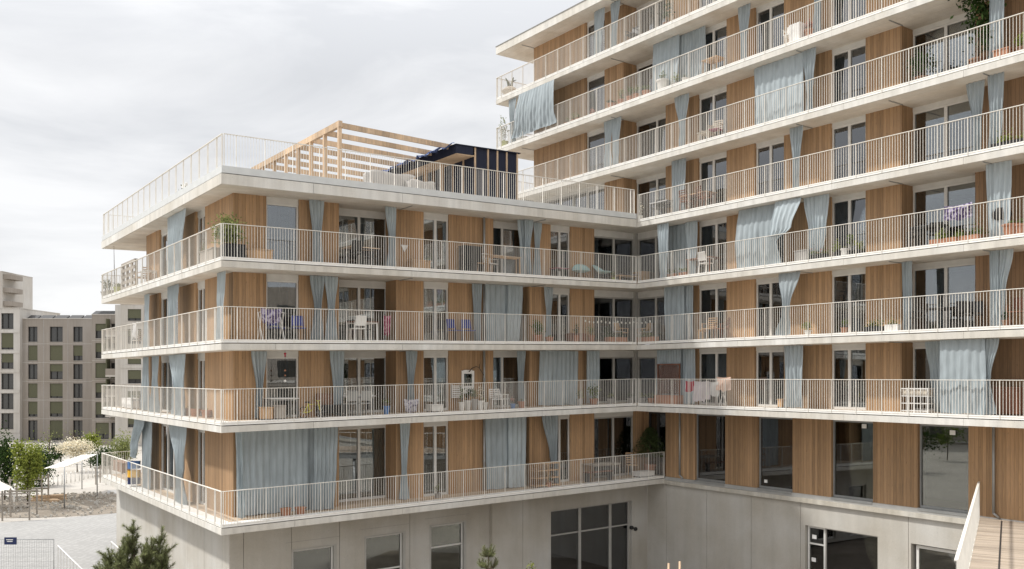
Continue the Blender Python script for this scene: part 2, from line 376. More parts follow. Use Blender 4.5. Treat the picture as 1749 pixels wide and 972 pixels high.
# railings -------------------------------------------------------------
def railing(F, u0, u1, z, hz=1.24, first=None, sp=1.01, d=.0, z_low=.02, bars=True, axis='u', end_posts=True, pw=.018, pm='rail_paint', bw=.0115):
    """posts: flat bars 50 mm deep, thin bars between, flat top rail; z is the concrete top"""
    b = MB()
    def bx(u, hw, y0, y1, z0, z1):
        if axis == 'u': b.box(u - hw, u + hw, y0, y1, z0, z1)
        else: b.box(y0, y1, u - hw, u + hw, z0, z1)
    first = u0 + .02 if first is None else first
    posts = []; p = first
    while p > u0 + .12: p -= sp
    while p < u1 - .03:
        if p > u0: posts.append(p)
        p += sp
    if end_posts:
        posts += [u0 + .015, u1 - .015]
    for p in posts: bx(p, pw/2, d - .002, d + .046, z + z_low, z + hz)
    if bars:
        n = 10; p = first - sp*3
        while p < u1 + sp:
            for j in range(1, n):
                q = p + sp*j/n
                if u0 + .03 < q < u1 - .03: bx(q, bw/2, d + .018, d + .018 + bw, z + .10, z + hz)
            p += sp
    if axis == 'u':
        b.box(u0, u1, d - .008, d + .056, z + hz + .001, z + hz + .021); b.box(u0, u1, d + .012, d + .038, z + .095, z + .115)
    else:
        b.box(d - .008, d + .056, u0, u1, z + hz + .001, z + hz + .021); b.box(d + .012, d + .038, u0, u1, z + .095, z + .115)
    part('railing', b, pm, F)
for k in range(1, 5):
    railing('A', .06, 20.75 if k == 1 else 18.98, TOP[k], first=.55)
    railing('A', .06, DEPTH_A - .04, TOP[k], first=.75, axis='y', pw=.022, bw=.006)
    railing('A', .06, 9.0, TOP[k], first=.55, d=DEPTH_A - .06)
railing('A', .12, 18.95, TOP[5], hz=1.36, first=.55, d=.10, z_low=.25, pm='rail_paint', bw=.010)
railing('A', .16, DEPTH_A - .1, TOP[5], hz=1.36, first=.75, d=.06, axis='y', pw=.018, z_low=.05, pm='rail_paint', bw=.005)
railing('A', .25, 18.9, TOP[5], hz=1.36, first=.55, d=DEPTH_A - .2, z_low=.2, pm='rail_paint')
fB = ux('B', 1119.3, 0) % 1.01
for k in range(2, 9):
    railing('B', (UF + .04) if k > 5 else .05, UB1, BT[k], first=fB + (UF//1.01)*1.01 + 1.01)
    if k > 5:
        railing('B', .06, 6.0, BT[k], first=.8, axis='y', d=UF + .03)

# timber piers -----------------------------------------------------------
DA, DB, DBL = 1.35, 1.15, 1.83
def pier(F, u0, u1, d0, d1, z0, z1, m='timber'):
    part('timber_panel', MB().box(u0, u1, d0, d1, z0, z1), m, F)
def window(F, u0, u1, d, z0, z1, n=2, box=None, fm='frame_white', fw=.065, g='glass', split=None, sill=.0, transom=None, net=None):
    """framed window: frame > panes, blind_box"""
    if box is None: box = .17 if F == 'B' else .22
    zz1 = z1 - box
    b = MB(); y0, y1 = d - .03, d + .06
    b.box(u0, u0 + fw, y0, y1, z0 + .001, zz1); b.box(u1 - fw, u1, y0, y1, z0 + .001, zz1)
    b.box(u0 + fw, u1 - fw, y0, y1, zz1 - fw, zz1); b.box(u0 + fw, u1 - fw, y0, y1, z0, z0 + fw + .03)
    cuts = [u0 + fw/2 + (u1 - u0 - fw)*i/n for i in range(n + 1)]
    if split is not None and n == 2: cuts[1] = u0 + (u1 - u0)*split
    for c in cuts[1:-1]: b.box(c - .055, c + .055, y0 - .004, y1, z0 + fw + .03, zz1 - fw)
    if transom: b.box(u0 + fw, u1 - fw, y0 + .003, y1 - .003, transom - .03, transom + .03)
    f = part('window', b, fm, F)
    for i in range(n):
        a0 = cuts[i] + (fw/2 if i == 0 else .055); a1 = cuts[i+1] - (fw/2 if i == n-1 else .055)
        part('pane', MB().box(a0, a1, d + .015, d + .03, z0 + fw + .03, zz1 - fw), g, F, parent=f)
    if box: part('blind_box', MB().box(u0, u1, d - .05, d + .25, zz1 + .003, z1 + .02), 'blind_box', F, parent=f)
    if net:
        a0, a1 = u0 + (u1-u0)*net[0], u0 + (u1-u0)*net[1]; np_ = max(4, int((a1-a0)/.12))
        def fn(s, t): return (a0 + (a1-a0)*s, d + .22 + .035*math.sin(s*np_*2*math.pi), z0 + .05 + (zz1 - z0 - .1)*t)
        part('net_curtain', MB().grid(fn, np_*8, 3), 'net_curtain', F, parent=f)
    return f
def u_of(F, d, *px): return [ux(F, p, d) for p in px]

for k in range(1, 5):
    z0, z1 = TOP[k] + FL - .002, BOT[k+1] + .001
    def T(pa, pb, dd=DA, deep=1.05): a, b = u_of('A', dd, pa, pb); pier('A', a, b, dd, dd + deep, z0, z1)
    # corner pier and the left return
    b1 = ux('A', 455, DA); pier('A', .85, b1, DA, 4.65, z0, z1)
    pier('A', .85, 1.7, 5.87, 8.36, z0, z1); pier('A', .85, 1.7, 11.34, 13.62, z0, z1)
    T(511, 579); T(677, 723.5); T(767, 842.5); T(904, 940.5); T(974.5, 1015)
    kw = dict(z0=z0, z1=z1)
    a, b = u_of('A', 1.47, 455.5, 511); window('A', b1 + .002, ux('A', 511, DA) - .002, 1.47, z0, z1, n=1)
    window('A', ux('A', 579, DA) + .002, ux('A', 660, 2.3), 2.3, z0, z1, n=2, split=.51, net={1: (.55, 1), 3: (.02, .5)}.get(k))
    window('A', ux('A', 723.5, DA) + .002, ux('A', 767, DA) - .002, 1.47, z0, z1, n=2, net={3: (.05, .95), 2: (.6, .98)}.get(k))
    window('A', ux('A', 842.5, DA) + .002, ux('A', 893, 1.9), 1.9, z0, z1, n=2, split=.42)
    window('A', ux('A', 940.5, DA) + .002, ux('A', 974.5, DA) - .002, 1.47, z0, z1, n=2)
    e = 20.15 if k > 1 else ux('A', 1080, 1.47)
    window('A', ux('A', 1015, DA) + .002, e, 1.47, z0, z1, n=2, box=.30, fm='frame_grey', g='glass_dark')
    # left return windows (frame L: x runs towards the corner)
    window('L', -8.36 - 2.98 + .002, -8.36 - .002, .98, z0, z1, n=3, net=(.55, .95) if k < 3 else None)
    window('L', -5.87 + .002, -4.65 - .002, .98, z0, z1, n=2)
    part('rear_wall', MB().box(.9, 18, 13.62, 13.8, z0, z1), 'timber', 'A')
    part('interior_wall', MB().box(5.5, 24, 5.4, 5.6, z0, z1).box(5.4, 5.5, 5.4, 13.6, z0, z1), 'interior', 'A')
    part('interior_partition', MB().box(2.95, 3.05, 2.45, 5.4, z0, z1).box(8.0, 8.1, 2.45, 5.4, z0, z1).box(13.0, 13.1, 2.45, 5.4, z0, z1), 'interior', 'A')
    if k < 5:
        u = ux('A', 827, 1.27); dp = MB().tube([(u, 1.27, z0 + .05), (u, 1.27, z1)], .05, 10); dp.tube([(u, 1.27, z0 + 1.2), (u, 1.27, z0 + 1.3)], .062, 10); part('downpipe', dp, 'grey_metal', 'A')

# right wing ---------------------------------------------------------------
pB = {'T1': (911.8, 1001), 'T2': (1032.5, 1065), 'T3': (1137, 1192.5), 'T4': (1241, 1289.5), 'T5': (1339, 1419), 'T6': (1478.5, 1540)}
for k in range(2, 9):
    z0, z1 = BT[k] + FL - .002, BB[k+1] + .001
    U = {n: u_of('B', DB, *v) for n, v in pB.items()}
    for n, (a, b) in U.items():
        if k < 5 and n in ('T1', 'T2'): continue
        if k == 5 and n == 'T1': continue
        if k < 5 and n == 'T3': a = ux('B', 1182, DB)
        if n == 'T1': pier('B', a, b, DB, 9.5, z0, z1)
        else: pier('B', a, b, DB, DB + 1.05, z0, z1)
    nets = {(6, 'W4'): (.0, .95), (7, 'W4'): (.05, .9), (5, 'W2'): (0, .8), (2, 'W2'): (.0, .9), (2, 'W4'): (.0, .5), (6, 'R2'): (.6, 1), (8, 'W4'): (.1, .9), (4, 'W3'): (.0, .4), (7, 'W3'): (.6, 1.0), (3, 'W3'): (0, .35), (5, 'W3'): (0.1, .9)}
    if k == 5: window('B', U['T1'][0], U['T1'][1], DB + .12, z0, z1, n=4, fm='frame_grey')
    if k > 4:
        window('B', U['T1'][1] + .002, U['T2'][0] - .002, DB + .12, z0, z1, n=1)
        window('B', ux('B', 1088.5, 2.0), U['T3'][0] - .002, 2.0, z0, z1, n=2)
    else:
        window('B', -1.25, ux('B', 1182, DB) - .002, DB + .12, z0, z1, n=3, box=.30, fm='frame_grey', g='glass_dark')
    window('B', U['T3'][1] + .002, U['T4'][0] - .002, DB + .12, z0, z1, n=2, split=.6 if k < 5 else .5, net=nets.get((k, 'W2')))
    window('B', U['T4'][1] + .002, U['T5'][0] - .002, DB + .12, z0, z1, n=2, net=nets.get((k, 'W3')))
    window('B', U['T5'][1] + .002, U['T6'][0] - .002, DB + .12, z0, z1, n=2, net=nets.get((k, 'W4')))
    t7 = ux('B', 1676, 1.9) + .002
    window('B', ux('B', 1560, 1.9), t7 - .004, 1.9, z0, z1, n=2, net=nets.get((k, 'R2')))
    pier('B', t7, 19.6, DB + .35, DB + 1.2, z0, z1, 'timber_weathered')
    for q in (19.6, 24.4, 29.2): window('B', q + .002, q + 1.998, DB + .4, z0, z1, n=2); pier('B', q + 2, q + 4.8, DB + .35, DB + 1.2, z0, z1)
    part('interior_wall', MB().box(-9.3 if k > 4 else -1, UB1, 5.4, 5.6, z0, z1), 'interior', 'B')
    part('interior_partition', MB().box(*[-2.9, -2.8] if k > 4 else [1.2, 1.3], 2.2, 5.4, z0, z1).box(3.5, 3.6, 2.2, 5.4, z0, z1).box(8.2, 8.3, 2.2, 5.4, z0, z1).box(11.6, 11.7, 2.2, 5.4, z0, z1), 'interior', 'B')

# storey below: large windows in timber over a concrete base -----------------
ZT = -4.69
lw = [(1187, 1238.5), (1294, 1353.5), (1420, 1491), (1568, 1654)]
edges = [ux('B', 1137, DBL)]
for a, b in lw: edges += u_of('B', DBL, a, b)
edges.append(UB1)
for i in range(0, len(edges), 2): pier('B', edges[i] + (.002 if i else 0), edges[i+1] - .002, DBL, DBL + .5, ZT, BB[2] + .001)
for i, (a, b) in enumerate(lw):
    window('B', ux('B', a, DBL), ux('B', b, DBL), DBL + .14, ZT + .02, BB[2] - .02, n=1, box=.10, fm='grey_metal', g='glass_dark', fw=.05)
    part('window_sill', MB().box(ux('B', a, DBL) + .01, ux('B', b, DBL) - .01, DBL - .06, DBL + .11, ZT - .08, ZT + .017), 'grey_metal', 'B')
uc = ux('B', 1086, DBL)
window('B', -1.2, edges[0] - .002, DBL + .1, ZT - .1, BB[2] - .02, n=2, box=.10, fm='dark_metal', g='glass_dark', fw=.07)
pier('B', -1.40, -1.2, DBL - .05, DBL + .3, ZT - .2, BB[2])
pier('A', ux('A', 1080, 1.47) + .002, 20.9, 1.47, 1.9, TOP[1] + FL, BOT[2] - .02)
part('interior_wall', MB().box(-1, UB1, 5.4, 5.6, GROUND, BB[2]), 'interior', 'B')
part('interior_floor', MB().box(-1, UB1, 2.4, 5.4, ZT - .3, ZT - .1), 'interior_floor', 'B')
part('flashing', MB().box(edges[0], UB1, DBL - .04, DBL + .3, ZT - .162, ZT - .003), 'zinc', 'B')
part('parapet_cap', MB().box(-.1, UB1, DBL - .12, DBL + .35, ZT - .34, ZT - .165), 'cap_concrete', 'B')
for px in (1697, 1161):
    u = ux('B', px, DBL - .08); dp = MB().tube([(u, DBL - .08, ZT + .15), (u, DBL - .08, BB[2])], .045, 10); dp.tube([(u, DBL - .08, ZT + .22), (u, DBL - .08, ZT + .15), (u + .18, DBL - .08, ZT + .02)], .04, 8)
    part('downpipe', dp, 'grey_metal', 'B')

def wall_open(F, u0, u1, d, z0, z1, opens, joints, m='base_concrete', th=.35, name='concrete_wall'):
    """concrete wall with openings (ua,ub,za,zb) and narrow vertical joints"""
    b = MB(); cuts = sorted(set([u0, u1] + [o[0] for o in opens] + [o[1] for o in opens] + joints))
    for a, c in zip(cuts[:-1], cuts[1:]):
        g0 = .009 if a in joints else 0; g1 = .009 if c in joints else 0
        segs = [(z0, z1)]
        for o in opens:
            if o[0] < (a + c)/2 < o[1]: segs = [(z0, o[2]), (o[3], z1)]
        for s in segs:
            if s[1] - s[0] > .02: b.box(a + g0, c - g1, d, d + th, s[0], s[1])
    for o in opens: pass
    part(name, b, m, F)
    back = MB()
    for j in joints:
        for s in [(z0, z1)]:
            if not any(o[0] - .01 <= j <= o[1] + .01 for o in opens): back.box(j - .03, j + .03, d + .04, d + .2, s[0], s[1])
    if back.v: part('joint_strip', back, 'pot_grey', F)
# base under the left wing: along A
dA = 1.45
def zA(px, py, d, F='A'):
    u = ux(F, px, d); p = FR[F] @ Vector((u, d, 0)); return (HYP - py)/FPX*p.y - (SLOPE*u if F == 'A' else 0)
op = [(*u_of('A', dA, 499, 571), GROUND + .2, zA(570, 931, dA)), (*u_of('A', dA, 624, 689), GROUND + .2, zA(688, 909, dA)),
      (*u_of('A', dA, 735, 793), GROUND + .2, zA(792, 891, dA)), (*u_of('A', dA - .22, 941, 1079), GROUND + .05, zA(1079, 855, dA - .22))]
uS = ux('A', 841, dA - .22)
jn = [ux('A', p, dA) for p in (416, 498, 580, 700, 735.5, 845, 893)]
wall_open('A', .75, uS + .1, dA, GROUND, BOT[1] + .002, op[:3], [j for j in jn if j < uS - .2 and not any(o[0] < j < o[1] for o in op)])
wall_open('A', uS, 20.83, dA - .22, GROUND, BOT[1] + .002, op[3:], [ux('A', 893, dA - .22)])
for i, o in enumerate(op[:3]):
    f = window('A', o[0] + .03, o[1] - .02, dA + .14, o[2], o[3] - .02, n=1, box=0, fm='frame_white', fw=.06, g='glass_dark', transom={0: -7.65, 1: -7.72, 2: -7.15}[i])
    b = MB(); b.box(o[0] - .03, o[0] + .028, dA - .02, dA + .12, o[2], o[3] + .03).box(o[1] - .018, o[1] + .09, dA - .02, dA + .12, o[2], o[3] + .03).box(o[0] + .03, o[1] - .02, dA - .02, dA + .12, o[3] - .018, o[3] + .03)
    part('window_surround', b, 'frame_grey', 'A')
o = op[3]; us = u_of('A', dA - .22, 941, 995, 1047, 1079)
for ua, ub, g in ((us[0], us[1], 1), (us[1], us[2], 1), (us[2], us[3], 0)):
    window('A', ua + .003, ub - .003, dA + .0, o[2], o[3] - .01, n=1, box=0, fm='frame_grey', fw=.07, g='glass_dark', transom=zA(ua and 995, 907, dA))
part('interior_wall', MB().box(1.2, 20.6, 5.4, 5.6, GROUND, BOT[1]), 'interior', 'A')
for o in op[:3]:
    part('lintel_joint', MB().box(o[0] - .25, o[1] + .25, dA - .0015, dA + .02, o[3] + .30, o[3] + .315), 'pot_grey', 'A')
# left return of the base and base of the right wing
LW = ux('L', 199, .75)
b = MB(); jl = [-2.2, -4.4, -6.6, -8.8, -11.0, -13.2, -15.4]
wall_open('L', LW, -dA - .352, .75, GROUND, BOT[1] + .002, [], jl)
part('concrete_wall', MB().box(.76, 15, -LW - .3, -LW, GROUND, BOT[1] + .002), 'base_concrete', 'A')
zb = lambda px, py: zA(px, py, DBL, 'B')
opb = [(*u_of('B', DBL, 1375, 1499), GROUND + .05, zb(1376, 897)), (*u_of('B', DBL, 1556, 1652), GROUND + .05, zb(1556, 928))]
jb = [ux('B', p, DBL) for p in (1138, 1207, 1283, 1367, 1498.5, 1551.5)]
wall_open('B', -dA + .222, UB1, DBL, GROUND, ZT - .345, opb, [j for j in jb if not any(o[0] <= j <= o[1] for o in opb)])
um = ux('B', 1406, DBL)
window('B', opb[0][0] + .04, um - .002, DBL + .16, GROUND + .06, opb[0][3] - .02, n=1, box=0, fm='frame_white', fw=.07, g='glass_dark', transom=zb(1390, 930))
window('B', um + .002, opb[0][1] - .02, DBL + .16, GROUND + .06, opb[0][3] - .02, n=1, box=0, fm='frame_grey', fw=.04, g='glass_dark')
window('B', opb[1][0] + .12, opb[1][1] - .02, DBL + .16, GROUND + .06, opb[1][3] - .05, n=1, box=0, fm='frame_white', fw=.10, g='glass_dark')

# ------------------------------------------------------------------ curtains
def curtain(F, lev, d, rows, label, pleats=None, amp=.05, name='curtain', blow=0.0):
    """rows: (height fraction 1=soffit 0=floor, left px, right px), top first; pleated cloth hung from the soffit"""
    ul = [ux(F, r[1], d) for r in rows]; ur = [ux(F, r[2], d) for r in rows]
    um = (ul[0] + ur[0])/2
    z1 = zbot(F, lev + 1, um) - .015; z0 = zfl(F, lev, um) + .03
    wtop = abs(ur[0] - ul[0]); n = pleats or max(4, int(wtop/(.24 if amp < .05 else .16))); rg = random.Random(hash_s(label))
    ph = [rg.uniform(-.9, .9) for _ in range(n*2 + 3)]; base = W(F, um, d, z0)
    def interp(t):
        for (a, b) in zip(range(len(rows)-1), range(1, len(rows))):
            if rows[a][0] >= t >= rows[b][0]:
                q = (rows[a][0] - t)/max(1e-6, rows[a][0] - rows[b][0]); q = q*q*(3 - 2*q)
                return ul[a] + (ul[b]-ul[a])*q, ur[a] + (ur[b]-ur[a])*q
        return ul[-1], ur[-1]
    zlo = rows[-1][0]
    def fn(s, t):
        tt = 1 - (1 - zlo)*t
        l, r = interp(tt); wd = abs(r - l)
        gather = min(1.7, max(.55, wtop/max(.08, wd)))**.6
        i = s*n; wv = math.sin(2*math.pi*i + ph[int(i) % len(ph)]*.6*math.sin(math.pi*(i % 1)))
        lo = math.sin(i*1.7 + ph[0]*3 + t*2.2)*.5 + math.sin(i*.61 + ph[1]*5 - t*3.1)*.6
        a = amp*gather*(.55 + .45*t)*(.8 + .35*ph[int(i) % len(ph)])
        x = l + (r - l)*s + .018*lo*t; y = a*wv + .05*lo*(.25 + t) + .012*math.sin(t*19 + i*2.3 + ph[2]*4)*t - blow*math.sin(math.pi*min(1, t*1.05))
        return (x - um, y, (z1 - z0)*tt + .012*math.sin(i*2.1)*t)
    o = MB().grid(fn, n*9, 26).build(name, 'curtain')
    o.location = base; o.rotation_euler = (0, 0, ROT[F])
    return tag(o, label, 'curtain', 'blue grey balcony curtains')
def hash_s(s):
    h = 7
    for ch in s: h = (h*31 + ord(ch)) % 1000003
    return h
b4 = 'on the fourth left wing balcony'; b3 = 'on the third left wing balcony'; b2 = 'on the second left wing balcony'; b1 = 'on the lowest left wing balcony'
CUR = [
 ('A', 4, 1.1, [(1, 528, 554), (.45, 534, 549), (0, 533, 552)], 'slim blue curtain beside the wide window under the roof, behind the corner'),
 ('A', 4, .95, [(1, 658, 677), (.42, 665, 675), (0, 660, 677)], 'curtain narrowed in its middle above the wooden chest'),
 ('A', 4, .9, [(1, 884, 906), (.5, 888, 905), (0, 888, 902)], 'leftmost of three curtains close together beside the wooden shelf table'),
 ('A', 4, .7, [(1, 896, 911), (.5, 896, 906), (0, 900, 909)], 'middle of three curtains close together under the flat roof'),
 ('A', 4, 1.1, [(1, 911, 926), (.5, 914, 921), (0, 911, 925)], 'rightmost of three close curtains, tied at its waist'),
 ('A', 3, 1.1, [(1, 529, 555), (.48, 537, 549), (0, 531, 553)], 'left of two hourglass curtains hung side by side ' + b3),
 ('A', 3, 1.1, [(1, 554, 578), (.48, 560, 572), (0, 555, 577)], 'right of two hourglass curtains hung side by side ' + b3),
 ('A', 3, 1.1, [(1, 806, 824), (.45, 809, 822), (0, 810, 821)], 'tapering curtain behind the two blue chairs'),
 ('A', 3, 1.15, [(1, 829, 872), (0, 829, 872)], 'flat wide curtain drawn closed in the middle of the third balcony'),
 ('A', 3, 1.0, [(1, 868, 893), (0, 866, 888)], 'bunched curtain at the edge of the wide closed one ' + b3),
 ('A', 3, 1.1, [(1, 929, 945), (.4, 933, 940), (0, 931, 940)], 'narrow tied curtain behind the bushy potted plant ' + b3),
 ('L', 3, .45, [(1, 371, 385), (.5, 369, 383), (0, 366, 384)], 'single curtain hanging at the building corner ' + b3),
 ('A', 2, 1.1, [(1, 429, 456), (.42, 438, 449), (.2, 437, 447), (0, 435, 447)], 'funnel shaped curtain near the building corner ' + b2),
 ('A', 2, 1.0, [(1, 563, 588), (.4, 569, 586), (0, 571, 584)], 'tapered curtain behind the dark bench ' + b2),
 ('A', 2, 1.1, [(1, 693, 713), (.42, 697, 706), (0, 695, 709)], 'pinched curtain on timber over the spread blanket ' + b2),
 ('A', 2, 1.1, [(1, 883, 898), (.5, 885, 895), (0, 885, 896)], 'thin curtain behind the white slatted chair'),
 ('A', 2, 1.1, [(1, 922, 988), (0, 920, 986)], 'broad closed curtain in the middle of the second balcony'),
 ('A', 2, 1.1, [(1, 1002, 1024), (0, 1002, 1023)], 'pleated curtain left of the dark inner corner glazing ' + b2),
 ('A', 1, 1.2, [(1, 403, 538), (0, 404, 538)], 'very wide dim curtain closed around the corner of the lowest balcony'),
 ('A', 1, .75, [(1, 536, 578), (.5, 536, 575), (0, 533, 571)], 'bright pleated curtain end nearest the two brown pots'),
 ('A', 1, .8, [(1, 402, 413), (.5, 405, 415), (0, 407, 419)], 'narrow bright curtain edge right at the corner timber of the lowest balcony'),
 ('A', 1, 1.1, [(1, 683, 701), (.5, 685, 696), (.35, 686, 695), (0, 682, 699)], 'tied curtain standing alone against timber ' + b1),
 ('A', 1, 1.2, [(1, 829, 876), (0, 831, 876)], 'closed plain curtain left of the pallet shelf ' + b1),
 ('A', 1, 1.05, [(1, 868, 899), (0, 869, 897)], 'bunched pleats ending the closed curtain ' + b1),
 ('A', 1, .95, [(1, 926, 953), (.42, 939, 951), (.2, 944, 951), (0, 946, 955)], 'swept aside curtain over the wooden pallet shelf'),
 ('L', 4, .3, [(1, 286, 318), (.5, 288, 311), (0, 288, 309)], 'wide topped curtain at the side facade under the roof'),
 ('L', 3, .35, [(1, 286, 306), (.5, 288, 303), (0, 286, 304)], 'curtain at the middle of the side facade ' + b3),
 ('L', 3, .5, [(1, 246, 256), (0, 245, 255)], 'straight curtain at the far end of the side facade ' + b3),
 ('L', 2, .35, [(1, 288, 317), (.45, 297, 313), (0, 296, 313)], 'large tapering curtain at the side facade ' + b2),
 ('L', 2, .4, [(1, 259, 272), (.5, 260, 269), (0, 257, 270)], 'slim gathered curtain between two others at the side facade ' + b2),
 ('L', 2, .5, [(1, 244, 254), (0, 241, 254)], 'farthest curtain at the side facade ' + b2),
 ('L', 1, .35, [(1, 288, 319), (.45, 300, 314), (.3, 301, 311), (0, 299, 318)], 'tied curtain at the side facade ' + b1),
 ('L', 1, .45, [(1, 243, 260), (0, 241, 256)], 'heavy straight curtain next to the farthest tied one ' + b1),
 ('L', 1, .2, [(1, 229, 247), (.6, 223, 234), (.42, 224, 231)], 'knotted short curtain above the yellow and blue hammock seat'),
 ('B', 2, .7, [(1, 1122, 1163), (0, 1120, 1163)], 'curtain behind the dark lattice screen'),
 ('B', 2, .9, [(1, 1163, 1187), (0, 1163, 1186)], 'pleated curtain between the lattice screen and the drying laundry'),
 ('B', 2, .5, [(1, 1339, 1372), (0, 1340, 1371)], 'full pleated curtain beside the timber right of the laundry'),
 ('B', 2, 1.0, [(1, 1580, 1612), (.5, 1588, 1612), (0, 1595, 1612)], 'shaded grey curtain behind the white rattan basket'),
 ('B', 2, .22, [(1, 1606, 1682), (0, 1604, 1686)], 'broad sunlit curtain right of the rattan basket'),
 ('B', 2, .3, [(1, 1680, 1707), (.5, 1679, 1693), (.4, 1680, 1692), (0, 1677, 1700)], 'tied curtain right of the broad sunlit one'),
 ('B', 3, .6, [(1, 1135, 1168), (0, 1136, 1168)], 'flat curtain beside the inner corner, above the lattice screen'),
 ('B', 3, .75, [(1, 1165, 1184), (0, 1165, 1184)], 'bunched pleats left of the light wooden armchair'),
 ('B', 3, .25, [(1, 1330, 1367), (.45, 1340, 1352), (.35, 1339, 1351), (0, 1325, 1352)], 'windblown hourglass curtain with flared foot'),
 ('B', 3, .8, [(1, 1540, 1558), (0, 1543, 1556)], 'narrow straight curtain behind the dark garden chairs'),
 ('B', 3, .5, [(1, 1690, 1706), (.4, 1690, 1706), (0, 1689, 1710)], 'left curtain of the pair right of the dark garden chairs'),
 ('B', 3, .55, [(1, 1704, 1731), (.45, 1703, 1718), (0, 1700, 1716)], 'right curtain of the pair right of the dark garden chairs'),
 ('B', 4, .2, [(1, 1123, 1142), (.5, 1124, 1141), (0, 1125, 1139)], 'bright hanging curtain strip nearest the inner corner, over the row of herb pots'),
 ('B', 4, 1.0, [(1, 1139, 1174), (0, 1139, 1174)], 'shaded flat curtain behind the red table'),
 ('B', 4, .8, [(1, 1170, 1191), (.5, 1173, 1191), (0, 1175, 1190)], 'dark pleated curtain left of the red table'),
 ('B', 4, .45, [(1, 1262, 1326), (0, 1259, 1324)], 'wide smooth curtain left of the white windblown one'),
 ('B', 4, .15, [(1, 1324, 1369), (.55, 1318, 1356), (.35, 1315, 1330), (0, 1308, 1334)], 'white lit windblown curtain twisting at its waist'),
 ('B', 4, .45, [(1, 1373, 1416), (.45, 1382, 1410), (0, 1382, 1405)], 'tapering curtain above the balcony flower boxes'),
 ('B', 4, .6, [(1, 1684, 1728), (0, 1686, 1727)], 'dim curtain behind the black covered grill'),
 ('B', 5, .6, [(1, 1147, 1172), (0, 1147, 1170)], 'curtain between the black chairs, one floor over the inner corner'),
 ('B', 5, .45, [(1, 1349, 1372), (.5, 1354, 1368), (0, 1352, 1366)], 'slim curtain left of timber, two floors over the hourglass one'),
 ('B', 5, .75, [(1, 1650, 1682), (.4, 1661, 1677), (0, 1663, 1676)], 'funnel shaped dark curtain in front of the far right window'),
 ('B', 5, .5, [(1, 1687, 1715), (.5, 1689, 1713), (0, 1685, 1711)], 'curtain above the low green flower trough at the far right'),
 ('B', 6, .6, [(1, 1031, 1047), (.5, 1033, 1044), (0, 1033, 1045)], 'left of a narrow pair of curtains over the roof terrace'),
 ('B', 6, .6, [(1, 1045, 1061), (.5, 1046, 1057), (0, 1045, 1057)], 'right of a narrow pair of curtains over the roof terrace'),
 ('B', 6, .6, [(1, 1152, 1177), (.4, 1159, 1171), (0, 1157, 1170)], 'pinched curtain beside timber above the roof terrace chairs'),
 ('B', 6, .45, [(1, 1288, 1372), (0, 1290, 1372)], 'large closed curtain in the middle of the tall wing'),
 ('B', 6, .4, [(1, 1370, 1394), (.5, 1374, 1390), (.3, 1376, 1388), (0, 1374, 1388)], 'tied curtain ending the large closed one'),
 ('B', 6, .5, [(1, 1689, 1716), (0, 1688, 1713)], 'pair of long curtain folds right of the tall dark plant'),
 ('B', 7, .12, [(1, 869, 882), (.5, 870, 879), (0, 871, 880)], 'thin curtain strip by the potted tree at the open end of the tall wing'),
 ('B', 7, -.03, [(1, 886, 947), (.6, 882, 949), (.3, 879, 948), (.06, 873, 950)], 'large bright windblown curtain at the open end of the tall wing'),
 ('B', 7, .7, [(1, 1116, 1160), (0, 1113, 1158)], 'angled flat curtain above the terracotta pots of the tall wing'),
 ('B', 7, .9, [(1, 1158, 1205), (0, 1158, 1204)], 'dark pleated curtain beside the one over the terracotta pots'),
 ('B', 7, .6, [(1, 1261, 1282), (.4, 1265, 1277), (0, 1263, 1277)], 'narrow curtain left of the white crate, near the picture top'),
 ('B', 7, .6, [(1, 1388, 1405), (.4, 1391, 1401), (0, 1390, 1401)], 'narrow curtain right of the white crate, near the picture top'),
 ('B', 8, .6, [(1, 1015, 1033), (0, 1014, 1028)], 'topmost curtain in front of a dark window'),
 ('B', 8, .6, [(1, 1043, 1059), (.5, 1044, 1055), (0, 1043, 1054)], 'topmost curtain on timber beside the dark window'),
]
for c in CUR: curtain(*c[:5], blow=.12 if 'windblown' in c[4] else 0, amp=.036 if any(q in c[4] for q in ('flat', 'smooth', 'closed', 'wide curtain', 'broad', 'windblown')) else .05)
part('curtain_track', MB().box(.5, 19.5, .5, .54, BOT[2] - .02, BOT[2] - .001), 'grey_metal', 'A')
for k in range(2, 6):
    for px in (680, 905): u = ux('A', px, DA); part('curtain_track', MB().box(u + .05, u + .08, .3, 1.33, BOT[k] - .03, BOT[k] - .001), 'grey_metal', 'A')
for k in range(3, 10):
    for px in (912, 1065, 1540) if k > 5 else (1540,): u = ux('B', px, DB); part('curtain_track', MB().box(u + .03, u + .06, .3, 1.13, BB[k] - .03, BB[k] - .001), 'grey_metal', 'B')
    for px in (1371, 1690): u = ux('B', px, .5); part('curtain_track', MB().box(u - .02, u + .01, .12, 1.1, BB[k] - .03, BB[k] - .001), 'grey_metal', 'B')

